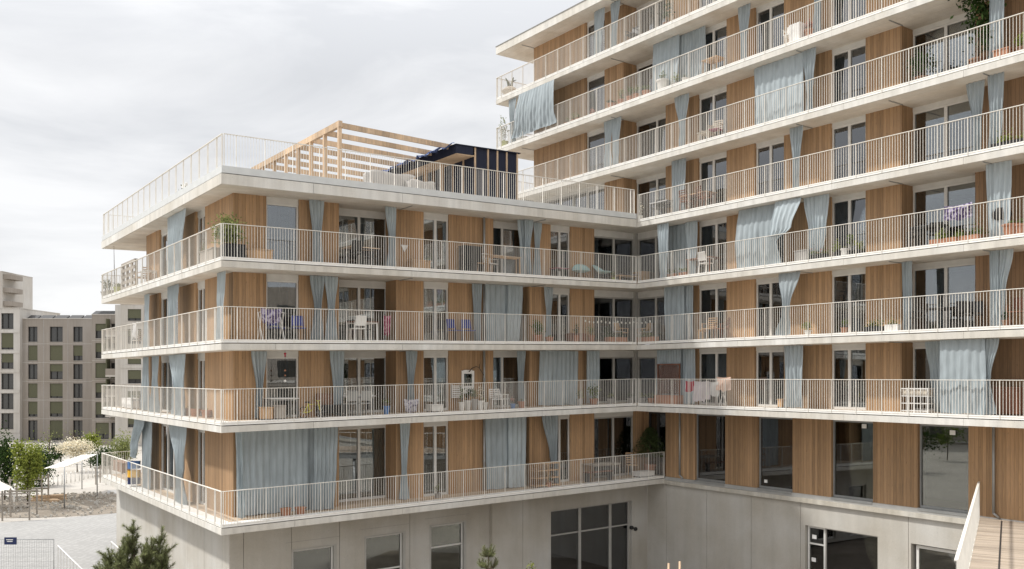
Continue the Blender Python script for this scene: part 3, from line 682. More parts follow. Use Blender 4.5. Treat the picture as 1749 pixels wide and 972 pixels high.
# ------------------------------------------------------------------ balcony furniture and plants
def spot(F, lev, px, d):
    u = ux(F, px, d)
    if lev == 5 and F == 'A': return W(F, u, d, TOP[5] + .06 + SLOPE*u)
    return W(F, u, d, zfl(F, lev, u) + .001)
def foliage(n, rx, ry, rz, zc, L, Wd, clumps=5, rg=rnd):
    b = MB(); cs = [(rg.uniform(-.6, .6)*rx, rg.uniform(-.6, .6)*ry, zc + rg.uniform(-.6, .6)*rz) for _ in range(clumps)]
    for i in range(n):
        c = cs[i % clumps]; b.leaf((c[0] + rg.gauss(0, .3)*rx, c[1] + rg.gauss(0, .3)*ry, max(zc - rz, c[2] + rg.gauss(0, .3)*rz)), L*rg.uniform(.7, 1.3), Wd*rg.uniform(.7, 1.3), rg)
    return b
def pot_plant(F, lev, px, d, h, spread, label, pot='terracotta', ph=.28, pr=.16, leaf='leaf_green', n=160, L=.09, cat='plant', square=False, group='potted plants on the balconies', name='potted_plant', stem=True):
    t = thing(name, label, cat, spot(F, lev, px, d), ROT[F], group)
    if square: MB().box(-pr, pr, -pr, pr, 0, ph).build('pot', pot, t)
    else:
        o = MB().lathe([(pr*.72, 0), (pr*.98, ph*.86), (pr*1.08, ph*.86), (pr*1.08, ph), (pr*.93, ph), (pr*.9, ph*.9)], 14).build('pot', pot, t); smooth_angle(o)
    crown = h - ph
    f = foliage(n, spread, spread, crown*.5, ph + crown*.55, L, L*.45, 6)
    f.build('foliage', leaf, t)
    if stem:
        s = MB()
        for i in range(4): s.tube([(0, 0, ph*.9), (rnd.uniform(-.4, .4)*spread, rnd.uniform(-.4, .4)*spread, ph + crown*.6)], [.012, .006], 5)
        s.build('stem', 'bark', t)
    return t
def planter_box(F, lev, px0, px1, d, label, mt='planter_brown', h=.22, ph=.3, leaf='leaf_lime', n=160, L=.09, flowers=0, dep=.24):
    u0, u1 = ux(F, px0, d), ux(F, px1, d); ln = abs(u1 - u0)
    t = thing('planter_box', label, 'planter', spot(F, lev, (px0+px1)/2, d), ROT[F], 'planters standing along the railings')
    b = MB(); b.box(-ln/2, ln/2, -dep/2, -dep/2 + .02, 0, h).box(-ln/2, ln/2, dep/2 - .02, dep/2, 0, h).box(-ln/2, -ln/2 + .02, -dep/2 + .02, dep/2 - .02, 0, h).box(ln/2 - .02, ln/2, -dep/2 + .02, dep/2 - .02, 0, h).box(-ln/2 + .02, ln/2 - .02, -dep/2 + .02, dep/2 - .02, .0, .03)
    b.build('trough', mt, t); MB().box(-ln/2 + .02, ln/2 - .02, -dep/2 + .02, dep/2 - .02, .031, h - .03).build('soil', 'soil', t)
    f = MB(); rg = rnd
    nc = max(3, int(ln/.22)); cs = [(rg.uniform(-.48, .48)*ln, rg.uniform(.3, 1)*ph) for _ in range(nc)]
    for i in range(n): c = cs[i % nc]; f.leaf((c[0] + rg.gauss(0, .08), rg.gauss(0, .09), h + abs(rg.gauss(0, .5))*c[1]), L*rg.uniform(.6, 1.3), L*.5, rg)
    f.build('foliage', leaf, t)
    if flowers:
        g = MB()
        for i in range(flowers): c = cs[i % nc]; g.leaf((c[0] + rg.gauss(0, .09), rg.gauss(0, .1), h + rg.uniform(.3, 1)*c[1]), .06, .05, rg)
        g.build('blossoms', 'flower', t)
    return t
def chair(F, lev, px, d, rz, label, mt='dark_metal', seat=None, arms=True, slats=False, s=1.0, cat='chair', back=None, group='chairs on the balconies', name='garden_chair'):
    t = thing(name, label, cat, spot(F, lev, px, d), ROT[F] + rz, group)
    for (x, y) in ((-.22, -.2), (.22, -.2)): MB().bar((x*s, y*s, 0), (x*.95*s, y*.9*s, .44*s), .026, .026).build('leg', mt, t)
    for x in (-.22, .22): MB().bar((x*s, .24*s, 0), (x*.95*s, .2*s, .44*s), .026, .026).build('leg', mt, t)
    MB().box(-.23*s, .23*s, -.22*s, .21*s, .442*s, .475*s).build('seat', seat or mt, t)
    b = MB(); b.bar((-.21*s, .2*s, .476*s), (-.2*s, .30*s, .92*s), .026).bar((.21*s, .2*s, .476*s), (.2*s, .30*s, .92*s), .026)
    if slats:
        for i in range(5): z = .52 + i*.09; y = .2 + .1*(z - .476)/.444; b.box(-.2*s, .2*s, (y - .01)*s, (y + .01)*s, z*s, (z + .05)*s)
    else: b.quad((-.2*s, .215*s, .56*s), (.2*s, .215*s, .56*s), (.195*s, .297*s, .9*s), (-.195*s, .297*s, .9*s)).quad((-.2*s, .235*s, .56*s), (-.195*s, .317*s, .9*s), (.195*s, .317*s, .9*s), (.2*s, .235*s, .56*s)).bar((-.2*s, .30*s, .915*s), (.2*s, .30*s, .915*s), .03)
    b.build('backrest', back or mt, t)
    if arms:
        for x in (-.245, .245): MB().bar((x*s, -.2*s, .66*s), (x*s, .25*s, .68*s), .04, .022).bar((x*s, -.18*s, .44*s), (x*s, -.18*s, .65*s), .022).build('armrest', mt, t)
    return t
def table(F, lev, px0, px1, d, label, top='pine_wood', legm='dark_metal', h=.74, dep=.75, th=.03, cat='table', group='tables on the balconies', shelf=False, name='garden_table', dc=None):
    u0, u1 = ux(F, px0, d), ux(F, px1, d); ln = abs(u1 - u0)
    t = thing(name, label, cat, spot(F, lev, (px0+px1)/2, d), ROT[F], group)
    MB().box(-ln/2, ln/2, -dep/2, dep/2, h - th, h).build('tabletop', top, t)
    for x in (-1, 1):
        for y in (-1, 1): MB().bar((x*(ln/2 - .05), y*(dep/2 - .05), 0), (x*(ln/2 - .06), y*(dep/2 - .06), h - th), .04).build('leg', legm, t)
    fr = MB(); fr.bar((-ln/2 + .06, -dep/2 + .06, h - th - .03), (ln/2 - .06, -dep/2 + .06, h - th - .03), .03, .05).bar((-ln/2 + .06, dep/2 - .06, h - th - .03), (ln/2 - .06, dep/2 - .06, h - th - .03), .03, .05); fr.build('apron', legm, t)
    if shelf: MB().box(-ln/2 + .06, ln/2 - .06, -dep/2 + .06, dep/2 - .06, .2, .22).build('shelf', top, t)
    return t
def crate(F, lev, px0, px1, d, h, label, m='box_wood', dep=.45, cat='box', name='storage_box', lid=True, feet=.04):
    u0, u1 = ux(F, px0, d), ux(F, px1, d); ln = abs(u1 - u0)
    t = thing(name, label, cat, spot(F, lev, (px0+px1)/2, d), ROT[F])
    MB().box(-ln/2, ln/2, -dep/2, dep/2, feet, h - (.04 if lid else 0)).build('body', m, t)
    if lid: MB().box(-ln/2 - .02, ln/2 + .02, -dep/2 - .02, dep/2 + .02, h - .037, h).build('lid', m, t)
    for x in (-1, 1):
        for y in (-1, 1): MB().box(x*ln*.44 - .03, x*ln*.44 + .03, y*dep*.38 - .03, y*dep*.38 + .03, 0, feet - .001).build('foot', 'dark_metal', t)
    return t
def hung_cloth(F, lev, px0, px1, d, ztop, drop, m, label, cat='laundry', group='washing drying on the balconies', name='laundry', sag=.04, fold=.04):
    u0, u1 = ux(F, px0, d), ux(F, px1, d); ln = abs(u1 - u0); p = spot(F, lev, (px0+px1)/2, d); rg = random.Random(hash_s(label))
    a = [rg.uniform(.6, 1.2) for _ in range(8)]
    def fn(s, t):
        q = drop*t*(.72 + .28*a[int(s*6.99)]) if t > .5 else drop*t*.86
        return ((s - .5)*ln*(1 - .08*t), fold*math.sin(s*14 + a[1]*6) * t + .03*math.sin(t*5 + s*4), ztop - q - sag*math.sin(math.pi*s))
    o = MB().grid(fn, 28, 12).build(name, m); o.location = p; o.rotation_euler = (0, 0, ROT[F])
    return tag(o, label, cat, group)
def lounge(F, lev, px, d, rz, label, s=1.0):
    t = thing('cord_chair', label, 'chair', spot(F, lev, px, d), ROT[F] + rz, 'aqua cord chairs by the inner corner')
    def fn(a, v):
        th = 2*math.pi*a; r = .42*v; x = r*math.cos(th)*.95; y = r*math.sin(th); z = .32 + .55*max(0, y)*1.5*v + .25*v*v*.4
        return (x*s, y*s, z*s)
    MB().grid(fn, 28, 6).build('seat', 'aqua_cord', t)
    MB().tube([Vector(fn(i/28, 1.0)) for i in range(29)], .014, 6).build('rim', 'aqua_cord', t)
    for x, y in ((-.3, -.28), (.3, -.28), (-.28, .3), (.28, .3)): MB().bar((x*s, y*s, 0), (x*.5*s, y*.5*s, .40*s), .016).build('leg', 'dark_metal', t)
    return t

# --- fourth balcony, left wing
pot_plant('A', 4, 397, .62, 1.42, .56, 'large leafy shrub in a black planter at the balcony corner', 'black_plastic', .5, .34, 'leaf_pale', n=1300, L=.12, square=True)
pot_plant('L', 4, 347, .45, 1.0, .14, 'slender pale seedling in a small pot at the side railing', 'pot_grey', .2, .1, 'leaf_pale', 90, .07)
crate('A', 4, 419, 462, .8, .42, 'pale wooden storage bench right of the large leafy shrub', 'box_wood', name='storage_bench', cat='bench')
crate('L', 4, 352, 374, .5, .55, 'grey wooden planter crate left of the black planter', 'grey_wood')
table('A', 4, 592, 642, .9, 'wooden table with dark legs in front of the double window under the roof')
chair('A', 4, 605, .55, math.pi, 'dark chair at the left end of the wooden table', arms=False)
chair('A', 4, 632, 1.5, 0, 'dark chair behind the wooden table')
crate('A', 4, 700, 731, .95, .42, 'light wooden chest against the timber panel', 'box_wood')
t = thing('wall_ornament', 'white half round bird like ornament fixed on timber above the railing', 'ornament', W('A', ux('A', 691, 1.33), 1.33, TOP[4] + 1.2 + .1))
b = MB(); b.grid(lambda s, v: ((s - .5)*.34*(1 - v*.9), -.06*math.sin(math.pi*s)*(1 - v), -.26*v + .03*abs(s - .5)), 12, 6); b.build('shade', 'white_plastic', t, Matrix.Rotation(ROT['A'], 4, 'Z'))
crate('A', 4, 788, 818, 1.05, 1.15, 'tall black cabinet standing against timber', 'black_plastic', cat='cabinet', name='cabinet', dep=.4)
table('A', 4, 829, 887, .6, 'long narrow wooden shelf table at the railing', h=.78, dep=.35, legm='box_wood')
chair('A', 4, 838, .9, .3, 'white chair under the narrow shelf table', 'white_plastic', slats=True)
chair('A', 4, 823, .95, -.4, 'brown wooden chair beside the black cabinet', 'box_wood', slats=True)
table('A', 4, 944, 966, .8, 'low mauve table left of the aqua cord chairs', 'pink_cloth', h=.45, dep=.5)
lounge('A', 4, 993, .9, -.5, 'left of two round aqua cord chairs')
lounge('A', 4, 1028, .85, .35, 'right of two round aqua cord chairs')
t = thing('sun_lounger', 'chaise with patterned cover in the inner corner', 'lounger', spot('A', 4, 1072, .95), ROT['A'])
MB().grid(lambda s, v: ((s - .5)*1.6, (v - .5)*.6, .34 + .35*max(0, s - .62)*1.6 + .02*math.sin(s*20)), 20, 6).build('cushion', 'patterned_cover', t)
for x in (-.7, .7):
    for y in (-.25, .25): MB().box(x - .03, x + .03, y - .03, y + .03, 0, .3).build('leg', 'box_wood', t)
MB().box(-.78, .78, -.28, .28, .26, .32).build('frame', 'box_wood', t)
crate('B', 4, 1086, 1104, 1.0, .55, 'wooden crate beside the patterned chaise', 'box_wood')
pot_plant('A', 4, 1048, .4, .4, .1, 'small yellowish herb pot before the patterned chaise', 'pot_green', .14, .1, 'leaf_lime', 60, .06)
for i, px in enumerate((1143, 1152, 1163, 1171)):
    pot_plant('B', 4, px, .55, .42, .12, ['first terracotta herb pot right of the bright curtain strip', 'second terracotta herb pot from the bright curtain strip', 'third terracotta herb pot from the bright curtain strip', 'fourth terracotta herb pot, nearest the red table'][i], 'terracotta', .2, .12, 'leaf_green', 60, .07)
table('B', 4, 1181, 1222, .75, 'reddish table at the right wing railing', 'red_wood', 'red_wood', dep=.7)
chair('B', 4, 1206, .5, math.pi, 'white round backed chair at the reddish table', 'white_plastic')
chair('B', 4, 1190, 1.1, 0, 'dark chair behind the reddish table')

# --- third balcony, left wing
def rack(F, lev, px, d, label, wdt=.8, h=1.0):
    t = thing('drying_rack', label, 'drying rack', spot(F, lev, px, d), ROT[F])
    for x in (-wdt/2, wdt/2): MB().bar((x, -.25, 0), (x, .2, h), .02).bar((x, .25, 0), (x, -.2, h), .02).build('side_frame', 'white_metal', t)
    b = MB()
    for i in range(6): y = -.2 + i*.08; b.bar((-wdt/2, y, h), (wdt/2, y, h), .008)
    b.build('wire', 'white_metal', t); return t
rack('A', 3, 463, .6, 'white drying rack under the colourful towel')
hung_cloth('A', 3, 446, 481, .33, 1.12, .5, 'laundry_pattern', 'colourful towel hung out beside the corner timber')
chair('A', 3, 472, .95, .2, 'left blue chair near the colourful towel', 'dark_metal', 'blue_plastic', arms=False, back='blue_plastic')
chair('A', 3, 510, .8, -.2, 'blue chair between the wide window and hourglass curtains', 'dark_metal', 'blue_plastic', arms=False, back='blue_plastic')
table('A', 3, 597, 640, .8, 'dark table with white trestles in front of the double window', 'red_wood', 'white_metal')
chair('A', 3, 611, .5, math.pi, 'white chair pushed under the dark table', 'white_metal', arms=False)
chair('A', 3, 632, 1.3, 0, 'black chair behind the dark table', arms=False)
hung_cloth('A', 3, 655, 668, .9, 1.02, .75, 'pink_cloth', 'dark pink garment hanging beside the timber pier', 'garment')
chair('A', 3, 777, .8, .15, 'left of two blue chairs in front of timber', 'dark_metal', 'blue_plastic', arms=False, back='blue_plastic')
chair('A', 3, 800, .8, -.15, 'right of two blue chairs in front of timber', 'dark_metal', 'blue_plastic', arms=False, back='blue_plastic')
pot_plant('A', 3, 918, .6, 1.0, .3, 'bushy potted shrub in front of timber', 'terracotta', .3, .2, n=420, L=.1)
pot_plant('A', 3, 938, .5, .3, .1, 'wide clay bowl beside the bushy potted shrub', 'terracotta', .22, .2, 'leaf_lime', 30, .06)
crate('A', 3, 972, 996, .8, .4, 'brown wooden planter trough with sprouting herbs', 'red_wood', lid=False)
pot_plant('A', 3, 984, .5, .75, .16, 'wispy herb plant beside the brown trough', 'terracotta', .3, .13, 'leaf_dark', 90, .08)
pot_plant('A', 3, 1010, .7, .85, .2, 'dry flowering plant in a clay pot', 'terracotta', .32, .16, 'leaf_pale', 120, .08)
for i, px in enumerate((1062, 1099)):
    t = chair('A' if i == 0 else 'B', 3, px, .8, .3 - .6*i, ['left chair draped with a white cover in the inner corner', 'right chair draped with a white cover in the inner corner'][i], 'box_wood', group='covered chairs in the inner corner')
    MB().grid(lambda s, v: ((s - .5)*.62, .30 - .5*max(0, v - .5)*1.6, .95 - .5*max(0, .5 - abs(v - .2))*0 - .45*min(1, v*1.8)*(v > 0) + .03*math.sin(s*12)), 12, 8).build('cover', 'white_cover', t)
planter_box('A', 3, 1036, 1068, .45, 'long planter of dark shrubs left of the inner corner', 'terracotta', .24, .55, 'leaf_dark', 260, .1)
planter_box('B', 3, 1090, 1122, .45, 'long planter of grey green shrubs right of the inner corner', 'terracotta', .24, .4, 'leaf_pale', 180, .09)
t = thing('string_lights', 'string of white bulbs looped under the railing in the inner corner', 'string lights', W('A', ux('A', 1045, .1), .1, zfl('A', 3, 17)))
pts = []
for i in range(17):
    q = i/16; px = 1000 + 110*q
    F = 'A' if px < 1088 else 'B'; u = ux(F, px, .12); dip = .05*abs(math.sin(i*math.pi/4))
    pts.append(W(F, u, .12, (TOP[3] + SLOPE*u if F == 'A' else BT[3]) + 1.10 - dip))
rel = [p - t.location for p in pts]; MB().tube(rel, .005, 5).build('cord', 'dark_metal', t)
for p in rel[::1]: MB().lathe([(.012, 0), (.034, -.04), (.03, -.08), (.008, -.1)], 8, p).build('bulb', 'bulb', t)
chair('B', 3, 1212, .8, .25, 'light wooden armchair on the right wing', 'box_wood', slats=True, s=1.05)
table('B', 3, 1196, 1206, .7, 'small side table left of the light wooden armchair', 'box_wood', 'box_wood', h=.45, dep=.4)
chair('B', 3, 1232, .9, -.3, 'dark chair right of the light wooden armchair', 'red_wood', slats=True)
pot_plant('B', 3, 1380, .4, .5, .2, 'leafy plant in a white pot below the timber', 'pot_white', .18, .14, 'leaf_lime', 130, .1)
pot_plant('B', 3, 1442, .4, .48, .15, 'small plant in an orange clay pot before a window', 'terracotta', .22, .13, 'leaf_green', 90, .08)
planter_box('B', 3, 1478, 1510, .38, 'dark trough with bushy greenery', 'black_plastic', .2, .35, 'leaf_green', 170, .09)
planter_box('B', 3, 1514, 1536, .38, 'pale trough with small leaves', 'pot_white', .24, .2, 'leaf_pale', 80, .08)
chair('B', 3, 1568, .75, -.9, 'dark armchair at the left end of the dark garden table', 'dark_metal')
table('B', 3, 1590, 1630, .8, 'dark metal garden table with thin legs', 'dark_metal', dep=.7)
chair('B', 3, 1650, .7, .8, 'dark armchair at the right end of the dark garden table', 'dark_metal')
chair('B', 3, 1664, 1.05, .3, 'second dark armchair near the window frame', 'dark_metal')
pot_plant('B', 3, 1720, .6, .5, .18, 'low dark plant behind the rightmost railing', 'planter_brown', .2, .15, 'leaf_dark', 80, .08)
chair('B', 3, 1738, .7, .2, 'brown chair at the right picture edge', 'red_wood')

# --- second balcony, left wing
for px, lab in ((323, 'leftmost of three clay pots on the sunny side balcony'), (334, 'middle of three clay pots on the sunny side balcony'), (353, 'rightmost of three clay pots on the sunny side balcony')):
    pot_plant('L', 2, px, .7, .38, .08, lab, 'terracotta', .3, .2, 'leaf_pale', 14, .05, stem=False)
table('A', 2, 456, 505, 1.0, 'pale table behind the railing near the corner', 'white_plastic', 'grey_metal')
t = thing('mobile', 'red and grey hanging mobile in front of a window', 'ornament', W('A', ux('A', 487, .8), .8, BOT[3] + SLOPE*3 - .005))
b = MB(); b.tube([(0, 0, 0), (0, 0, -1.15)], .006, 5); b.build('cord', 'dark_metal', t)
for z, r_, m_ in ((-.12, .05, 'laundry_red'), (-.2, .035, 'laundry_red'), (-.72, .04, 'terracotta'), (-.9, .035, 'terracotta'), (-1.1, .05, 'paper')): MB().lathe([(.004, -r_), (r_*.8, -r_*.5), (r_, 0), (r_*.8, r_*.5), (.004, r_)], 10, (0, 0, z)).build('bead', m_, t)
crate('A', 2, 446, 463, .6, .45, 'small wooden crate by the funnel shaped curtain', 'box_wood')
crate('A', 2, 467, 484, .5, .5, 'wooden crate with a pale cloth beneath the pale table', 'grey_wood')
t = thing('bicycle', 'yellow children bicycle leaning at the railing', 'bicycle', spot('A', 2, 533, .45), ROT['A'] + .2)
for x in (-.36, .36):
    b = MB(); b.tube([(x + .2*math.cos(a*math.pi/12), 0, .2 + .2*math.sin(a*math.pi/12)) for a in range(25)], .016, 6); w_ = b.build('wheel', 'black_plastic', t)
    s = MB()
    for a in range(6): s.bar((x, 0, .2), (x + .19*math.cos(a*math.pi/3), 0, .2 + .19*math.sin(a*math.pi/3)), .006)
    s.build('spokes', 'white_metal', w_)
b = MB(); b.tube([(-.36, 0, .2), (-.1, 0, .22), (.26, 0, .5), (-.16, 0, .48), (-.36, 0, .2)], .018, 6).tube([(-.1, 0, .22), (-.18, 0, .55)], .016, 6).tube([(.36, 0, .2), (.25, 0, .6)], .018, 6); b.build('frame', 'yellow_paint', t)
MB().tube([(.25, -.2, .64), (.25, 0, .6), (.25, .2, .64)], .012, 6).build('handlebar', 'yellow_paint', t); MB().box(-.28, -.1, -.05, .05, .55, .59).build('saddle', 'black_plastic', t)
t = thing('bench', 'dark upholstered bench below the tapered curtain', 'bench', spot('A', 2, 567, .95), ROT['A'])
MB().box(-.5, .5, -.25, .3, .12, .42).build('seat', 'black_plastic', t); MB().box(-.5, .5, .2, .3, .421, .85).build('backrest', 'planter_brown', t)
for x in (-.44, .44):
    for y in (-.2, .24): MB().box(x - .03, x + .03, y - .03, y + .03, 0, .12).build('leg', 'dark_metal', t)
table('A', 2, 588, 634, .8, 'table with a white cloth in front of the double window', 'white_cover', 'grey_metal')
for px, d, rz, lab in ((597, .45, math.pi, 'left chair on the railing side of the white topped table'), (620, .45, math.pi, 'right chair on the railing side of the white topped table'), (607, 1.4, 0, 'chair behind the white topped table')): chair('A', 2, px, d, rz, lab, 'grey_metal', arms=False)
pot_plant('A', 2, 660, .5, .6, .12, 'small plant in a blue pot by the timber pier', 'mid_blue', .32, .13, 'leaf_green', 60, .07)
hung_cloth('A', 2, 690, 715, .7, .55, .5, 'patterned_cover', 'patchwork blanket hung low against timber', 'blanket', fold=.08)
crate('A', 2, 733, 752, .7, .3, 'low white box before the narrow window', 'pot_white')
t = thing('wall_mirror', 'ornate whitewashed mirror frame on timber', 'mirror', W('A', ux('A', 799, 1.28), 1.28, TOP[2] + 1.0 + SLOPE*10.5), ROT['A'])
MB().box(-.30, -.2, -.03, .03, -.2, .75).box(.2, .30, -.03, .03, -.2, .75).box(-.2, .2, -.03, .03, .62, .78).box(-.2, .2, -.03, .03, -.2, .12).build('frame', 'white_plastic', t); MB().box(-.198, .198, .0, .02, .121, .619).build('glass', 'glass_dark', t); MB().box(-.19, .19, .021, .025, .13, .61).build('backing', 'black_plastic', t)
t = thing('branch', 'bare curved branch above the ornate mirror', 'branch', W('A', ux('A', 808, 1.15), 1.15, TOP[2] + 1.7 + SLOPE*10.5), ROT['A'])
MB().tube([(-.2, 0, 0), (-.05, 0, .15), (.15, 0, .22), (.3, 0, .18), (.42, 0, .02), (.55, 0, -.15)], [.02, .02, .018, .016, .014, .012], 6).tube([(.32, 0, .16), (.33, 0, .3), (.38, 0, .42)], [.014, .012, .008], 6).build('limb', 'bark', t)
t = thing('slatted_shutter', 'small white slatted shutter left of the ornate mirror', 'shutter', W('A', ux('A', 781, 1.2), 1.2, TOP[2] + .65 + SLOPE*10), ROT['A'])
b = MB()
for i in range(7): b.box(-.24, .24, -.02, .02, i*.075, i*.075 + .045)
b.build('slats', 'white_plastic', t); MB().box(-.27, -.242, -.03, .03, -.02, .55).box(.242, .27, -.03, .03, -.02, .55).build('frame', 'white_plastic', t)
pot_plant('A', 2, 789, .7, .95, .16, 'trailing plant in a white pot left under the mirror', 'pot_white', .35, .13, 'leaf_green', 150, .07)
pot_plant('A', 2, 799, .85, .9, .2, 'dense green plant right under the mirror', 'pot_white', .4, .15, 'leaf_dark', 200, .08)
pot_plant('A', 2, 811, .7, .85, .18, 'mixed plant on a stand right of the mirror', 'pot_grey', .45, .14, 'leaf_green', 160, .07)
pot_plant('A', 2, 821, .6, 1.0, .16, 'flowering white plant in front of the downpipe', 'pot_white', .38, .13, 'blossom', 90, .07)
pot_plant('A', 2, 829, .75, .5, .1, 'small white vase plant right of the downpipe', 'pot_white', .3, .11, 'leaf_pale', 50, .06)
chair('A', 2, 846, .75, -.3, 'white wooden slatted chair left of another', 'white_plastic', slats=True, arms=False, s=.9)
chair('A', 2, 857, .65, .35, 'white wooden slatted chair nearest the thin curtain', 'white_plastic', slats=True, s=.9)
pot_plant('A', 2, 876, .55, .45, .12, 'violet flowering pot beneath the thin curtain', 'mid_blue', .2, .12, 'flower', 60, .06)
pot_plant('A', 2, 891, .6, .4, .1, 'wide clay pot beneath the thin curtain', 'terracotta', .28, .17, 'leaf_pale', 30, .05)
pot_plant('A', 2, 990, .5, .85, .18, 'pale leafy plant left of the spreading fern', 'pot_grey', .3, .15, 'leaf_pale', 120, .08)
pot_plant('A', 2, 1014, .6, .95, .34, 'spreading fern left of the inner corner', 'terracotta', .28, .2, 'leaf_green', 320, .1)
for px, F, lab, lf in ((1042, 'A', 'small succulent pot left of the inner corner', 'leaf_pale'), (1076, 'A', 'low green pot right at the inner corner', 'leaf_dark'), (1098, 'B', 'pale pot with grey leaves in the inner corner', 'leaf_pale'), (1112, 'B', 'clay pot left of the lattice screen', 'leaf_green')):
    pot_plant(F, 2, px, .6, .5, .16, lab, 'terracotta' if 'clay' in lab else 'pot_grey', .24, .15, lf, 90, .08)
t = thing('lattice_screen', 'dark wooden lattice screen with a planter box beneath', 'trellis', spot('B', 2, 1142, .6), ROT['B'])
b = MB(); wl = ux('B', 1160, .6) - ux('B', 1124, .6); zt = 1.75
for i in range(-9, 16):
    for sg in (1, -1):
        x0 = -wl/2 + i*.11; seg = []
        for z in (.45, zt): seg.append((x0 + (z - .45)*(1 if sg > 0 else -1) + (0 if sg > 0 else .7), z))
        (xa, za), (xb, zb_) = seg
        def clip(xa, za, xb, zb_):
            ts = [0, 1]
            for lim in (-wl/2, wl/2):
                if (xa - lim)*(xb - lim) < 0: ts.append((lim - xa)/(xb - xa))
            ts = sorted(ts); best = None
            for p_, q_ in zip(ts[:-1], ts[1:]):
                m_ = (p_ + q_)/2
                if -wl/2 <= xa + (xb-xa)*m_ <= wl/2: best = (p_, q_)
            return best
        r_ = clip(xa, za, xb, zb_)
        if r_: b.bar((xa + (xb-xa)*r_[0], .01*sg, za + (zb_-za)*r_[0]), (xa + (xb-xa)*r_[1], .01*sg, za + (zb_-za)*r_[1]), .012, .028, up=(0,1,0))
b.build('lattice', 'red_wood', t)
MB().box(-wl/2 - .04, -wl/2, -.03, .03, .4, zt + .05).box(wl/2, wl/2 + .04, -.03, .03, .4, zt + .05).box(-wl/2, wl/2, -.03, .03, zt, zt + .05).build('frame', 'red_wood', t); MB().box(-wl/2 - .05, wl/2 + .05, -.2, .2, 0, .4).build('box', 'terracotta', t)
rack('B', 2, 1212, .5, 'white drying rack carrying pale washing', 1.5, .95)
hung_cloth('B', 2, 1170, 1186, .2, 1.05, .45, 'laundry_red', 'red cloth at the left end of the washing')
hung_cloth('B', 2, 1183, 1212, .18, 1.05, .85, 'laundry_pale', 'long pale pink cloth hung over the railing')
hung_cloth('B', 2, 1206, 1228, .22, 1.03, .6, 'white_cover', 'white cloth in the middle of the washing')
hung_cloth('B', 2, 1224, 1249, .2, 1.22, .55, 'laundry_peach', 'peach cloth at the right end of the washing')
t = thing('rattan_basket', 'white rattan shelf basket at the right wing railing', 'basket', spot('B', 2, 1567, .5), ROT['B'])
wl = ux('B', 1591, .5) - ux('B', 1544, .5); b = MB()
for z in (.05, .3, .55, .8): b.box(-wl/2, wl/2, -.2, -.17, z, z + .03).box(-wl/2, wl/2, .17, .2, z, z + .03).box(-wl/2, -wl/2 + .03, -.17, .17, z, z + .03).box(wl/2 - .03, wl/2, -.17, .17, z, z + .03)
for i in range(5):
    x = -wl/2 + (wl - .03)*i/4; b.box(x, x + .028, -.215, -.201, 0, .84).box(x, x + .028, .201, .215, 0, .84)
b.build('frame', 'white_plastic', t); MB().box(-wl/2 + .04, wl/2 - .04, -.165, .165, .56, .78).build('basket', 'rattan', t)
crate('B', 2, 1702, 1745, 1.0, .9, 'dark wooden cupboard in the shade right of the curtains', 'red_wood', cat='cabinet', name='cabinet')
crate('B', 2, 1334, 1341, .7, .35, 'little wooden crate left of the full pleated curtain', 'box_wood')

# --- lowest balcony, left wing
pot_plant('A', 1, 488, .55, .32, .1, 'left of two brown bowls in front of the very wide curtain', 'terracotta', .26, .2, 'leaf_pale', 8, .04, stem=False)
pot_plant('A', 1, 513, .55, .3, .1, 'right of two brown bowls in front of the very wide curtain', 'terracotta', .24, .2, 'leaf_pale', 8, .04, stem=False)
t = thing('pallet_shelf', 'shelf made of wooden pallets in front of timber', 'shelf', spot('A', 1, 931, .6), ROT['A'])
wl = ux('A', 950, .6) - ux('A', 911, .6)
for z in (.06, .38, .70, 1.0): MB().box(-wl/2, wl/2, -.2, .2, z, z + .04).build('shelf_board', 'box_wood', t)
for x in (-wl/2, 0, wl/2): MB().box(x - .03, x + .03, -.215, -.201, 0, 1.05).box(x - .03, x + .03, .201, .215, 0, 1.05).build('upright', 'box_wood', t)
pot_plant('A', 1, 937, .45, .6, .14, 'small plant tucked in front of the pallet shelf', 'terracotta', .2, .12, 'leaf_dark', 60, .07)
table('A', 1, 1003, 1052, .9, 'long grey wooden table near the inner corner', 'grey_wood', 'grey_wood')
t = thing('bench', 'dark slatted bench along the railing side of the grey table', 'bench', spot('A', 1, 1022, .5), ROT['A'])
for y in (-.12, 0, .12): MB().box(-.75, .75, y - .045, y + .045, .42, .45).build('seat_slat', 'red_wood', t)
for x in (-.65, .65): MB().box(x - .03, x + .03, -.14, .14, 0, .418).build('leg', 'dark_metal', t)
chair('A', 1, 1080, 1.0, -.5, 'wooden ladder back chair next to the small fir', 'box_wood', slats=True, arms=False, s=1.15)
t = thing('potted_fir', 'small dark fir tree in a clay pot in the inner corner', 'fir tree', spot('A', 1, 1110, .75), 0)
smooth_angle(MB().lathe([(.2, 0), (.27, .42), (.3, .42), (.3, .5), (.25, .5)], 16).build('pot', 'terracotta', t))
MB().tube([(0, 0, .45), (0, 0, 2.2)], [.035, .01], 6).build('trunk', 'bark', t)
b = MB()
for i in range(34):
    z = .85 + 1.35*i/34; rr = .82*(1 - (i/36)**1.3) + .06
    for j in range(7):
        a = j*.9 + i*1.7; e = Vector((math.cos(a)*rr, math.sin(a)*rr, z + .06)); s0 = Vector((0, 0, z))
        for q in range(9):
            p = s0.lerp(e, .25 + .75*q/8); b.leaf((p.x + rnd.gauss(0, .02), p.y + rnd.gauss(0, .02), p.z + rnd.gauss(0, .02)), .14, .035)
b.build('foliage', 'needle_dark', t)
crate('A', 1, 1087, 1112, .45, .26, 'white plastic box under the small fir', 'white_plastic')
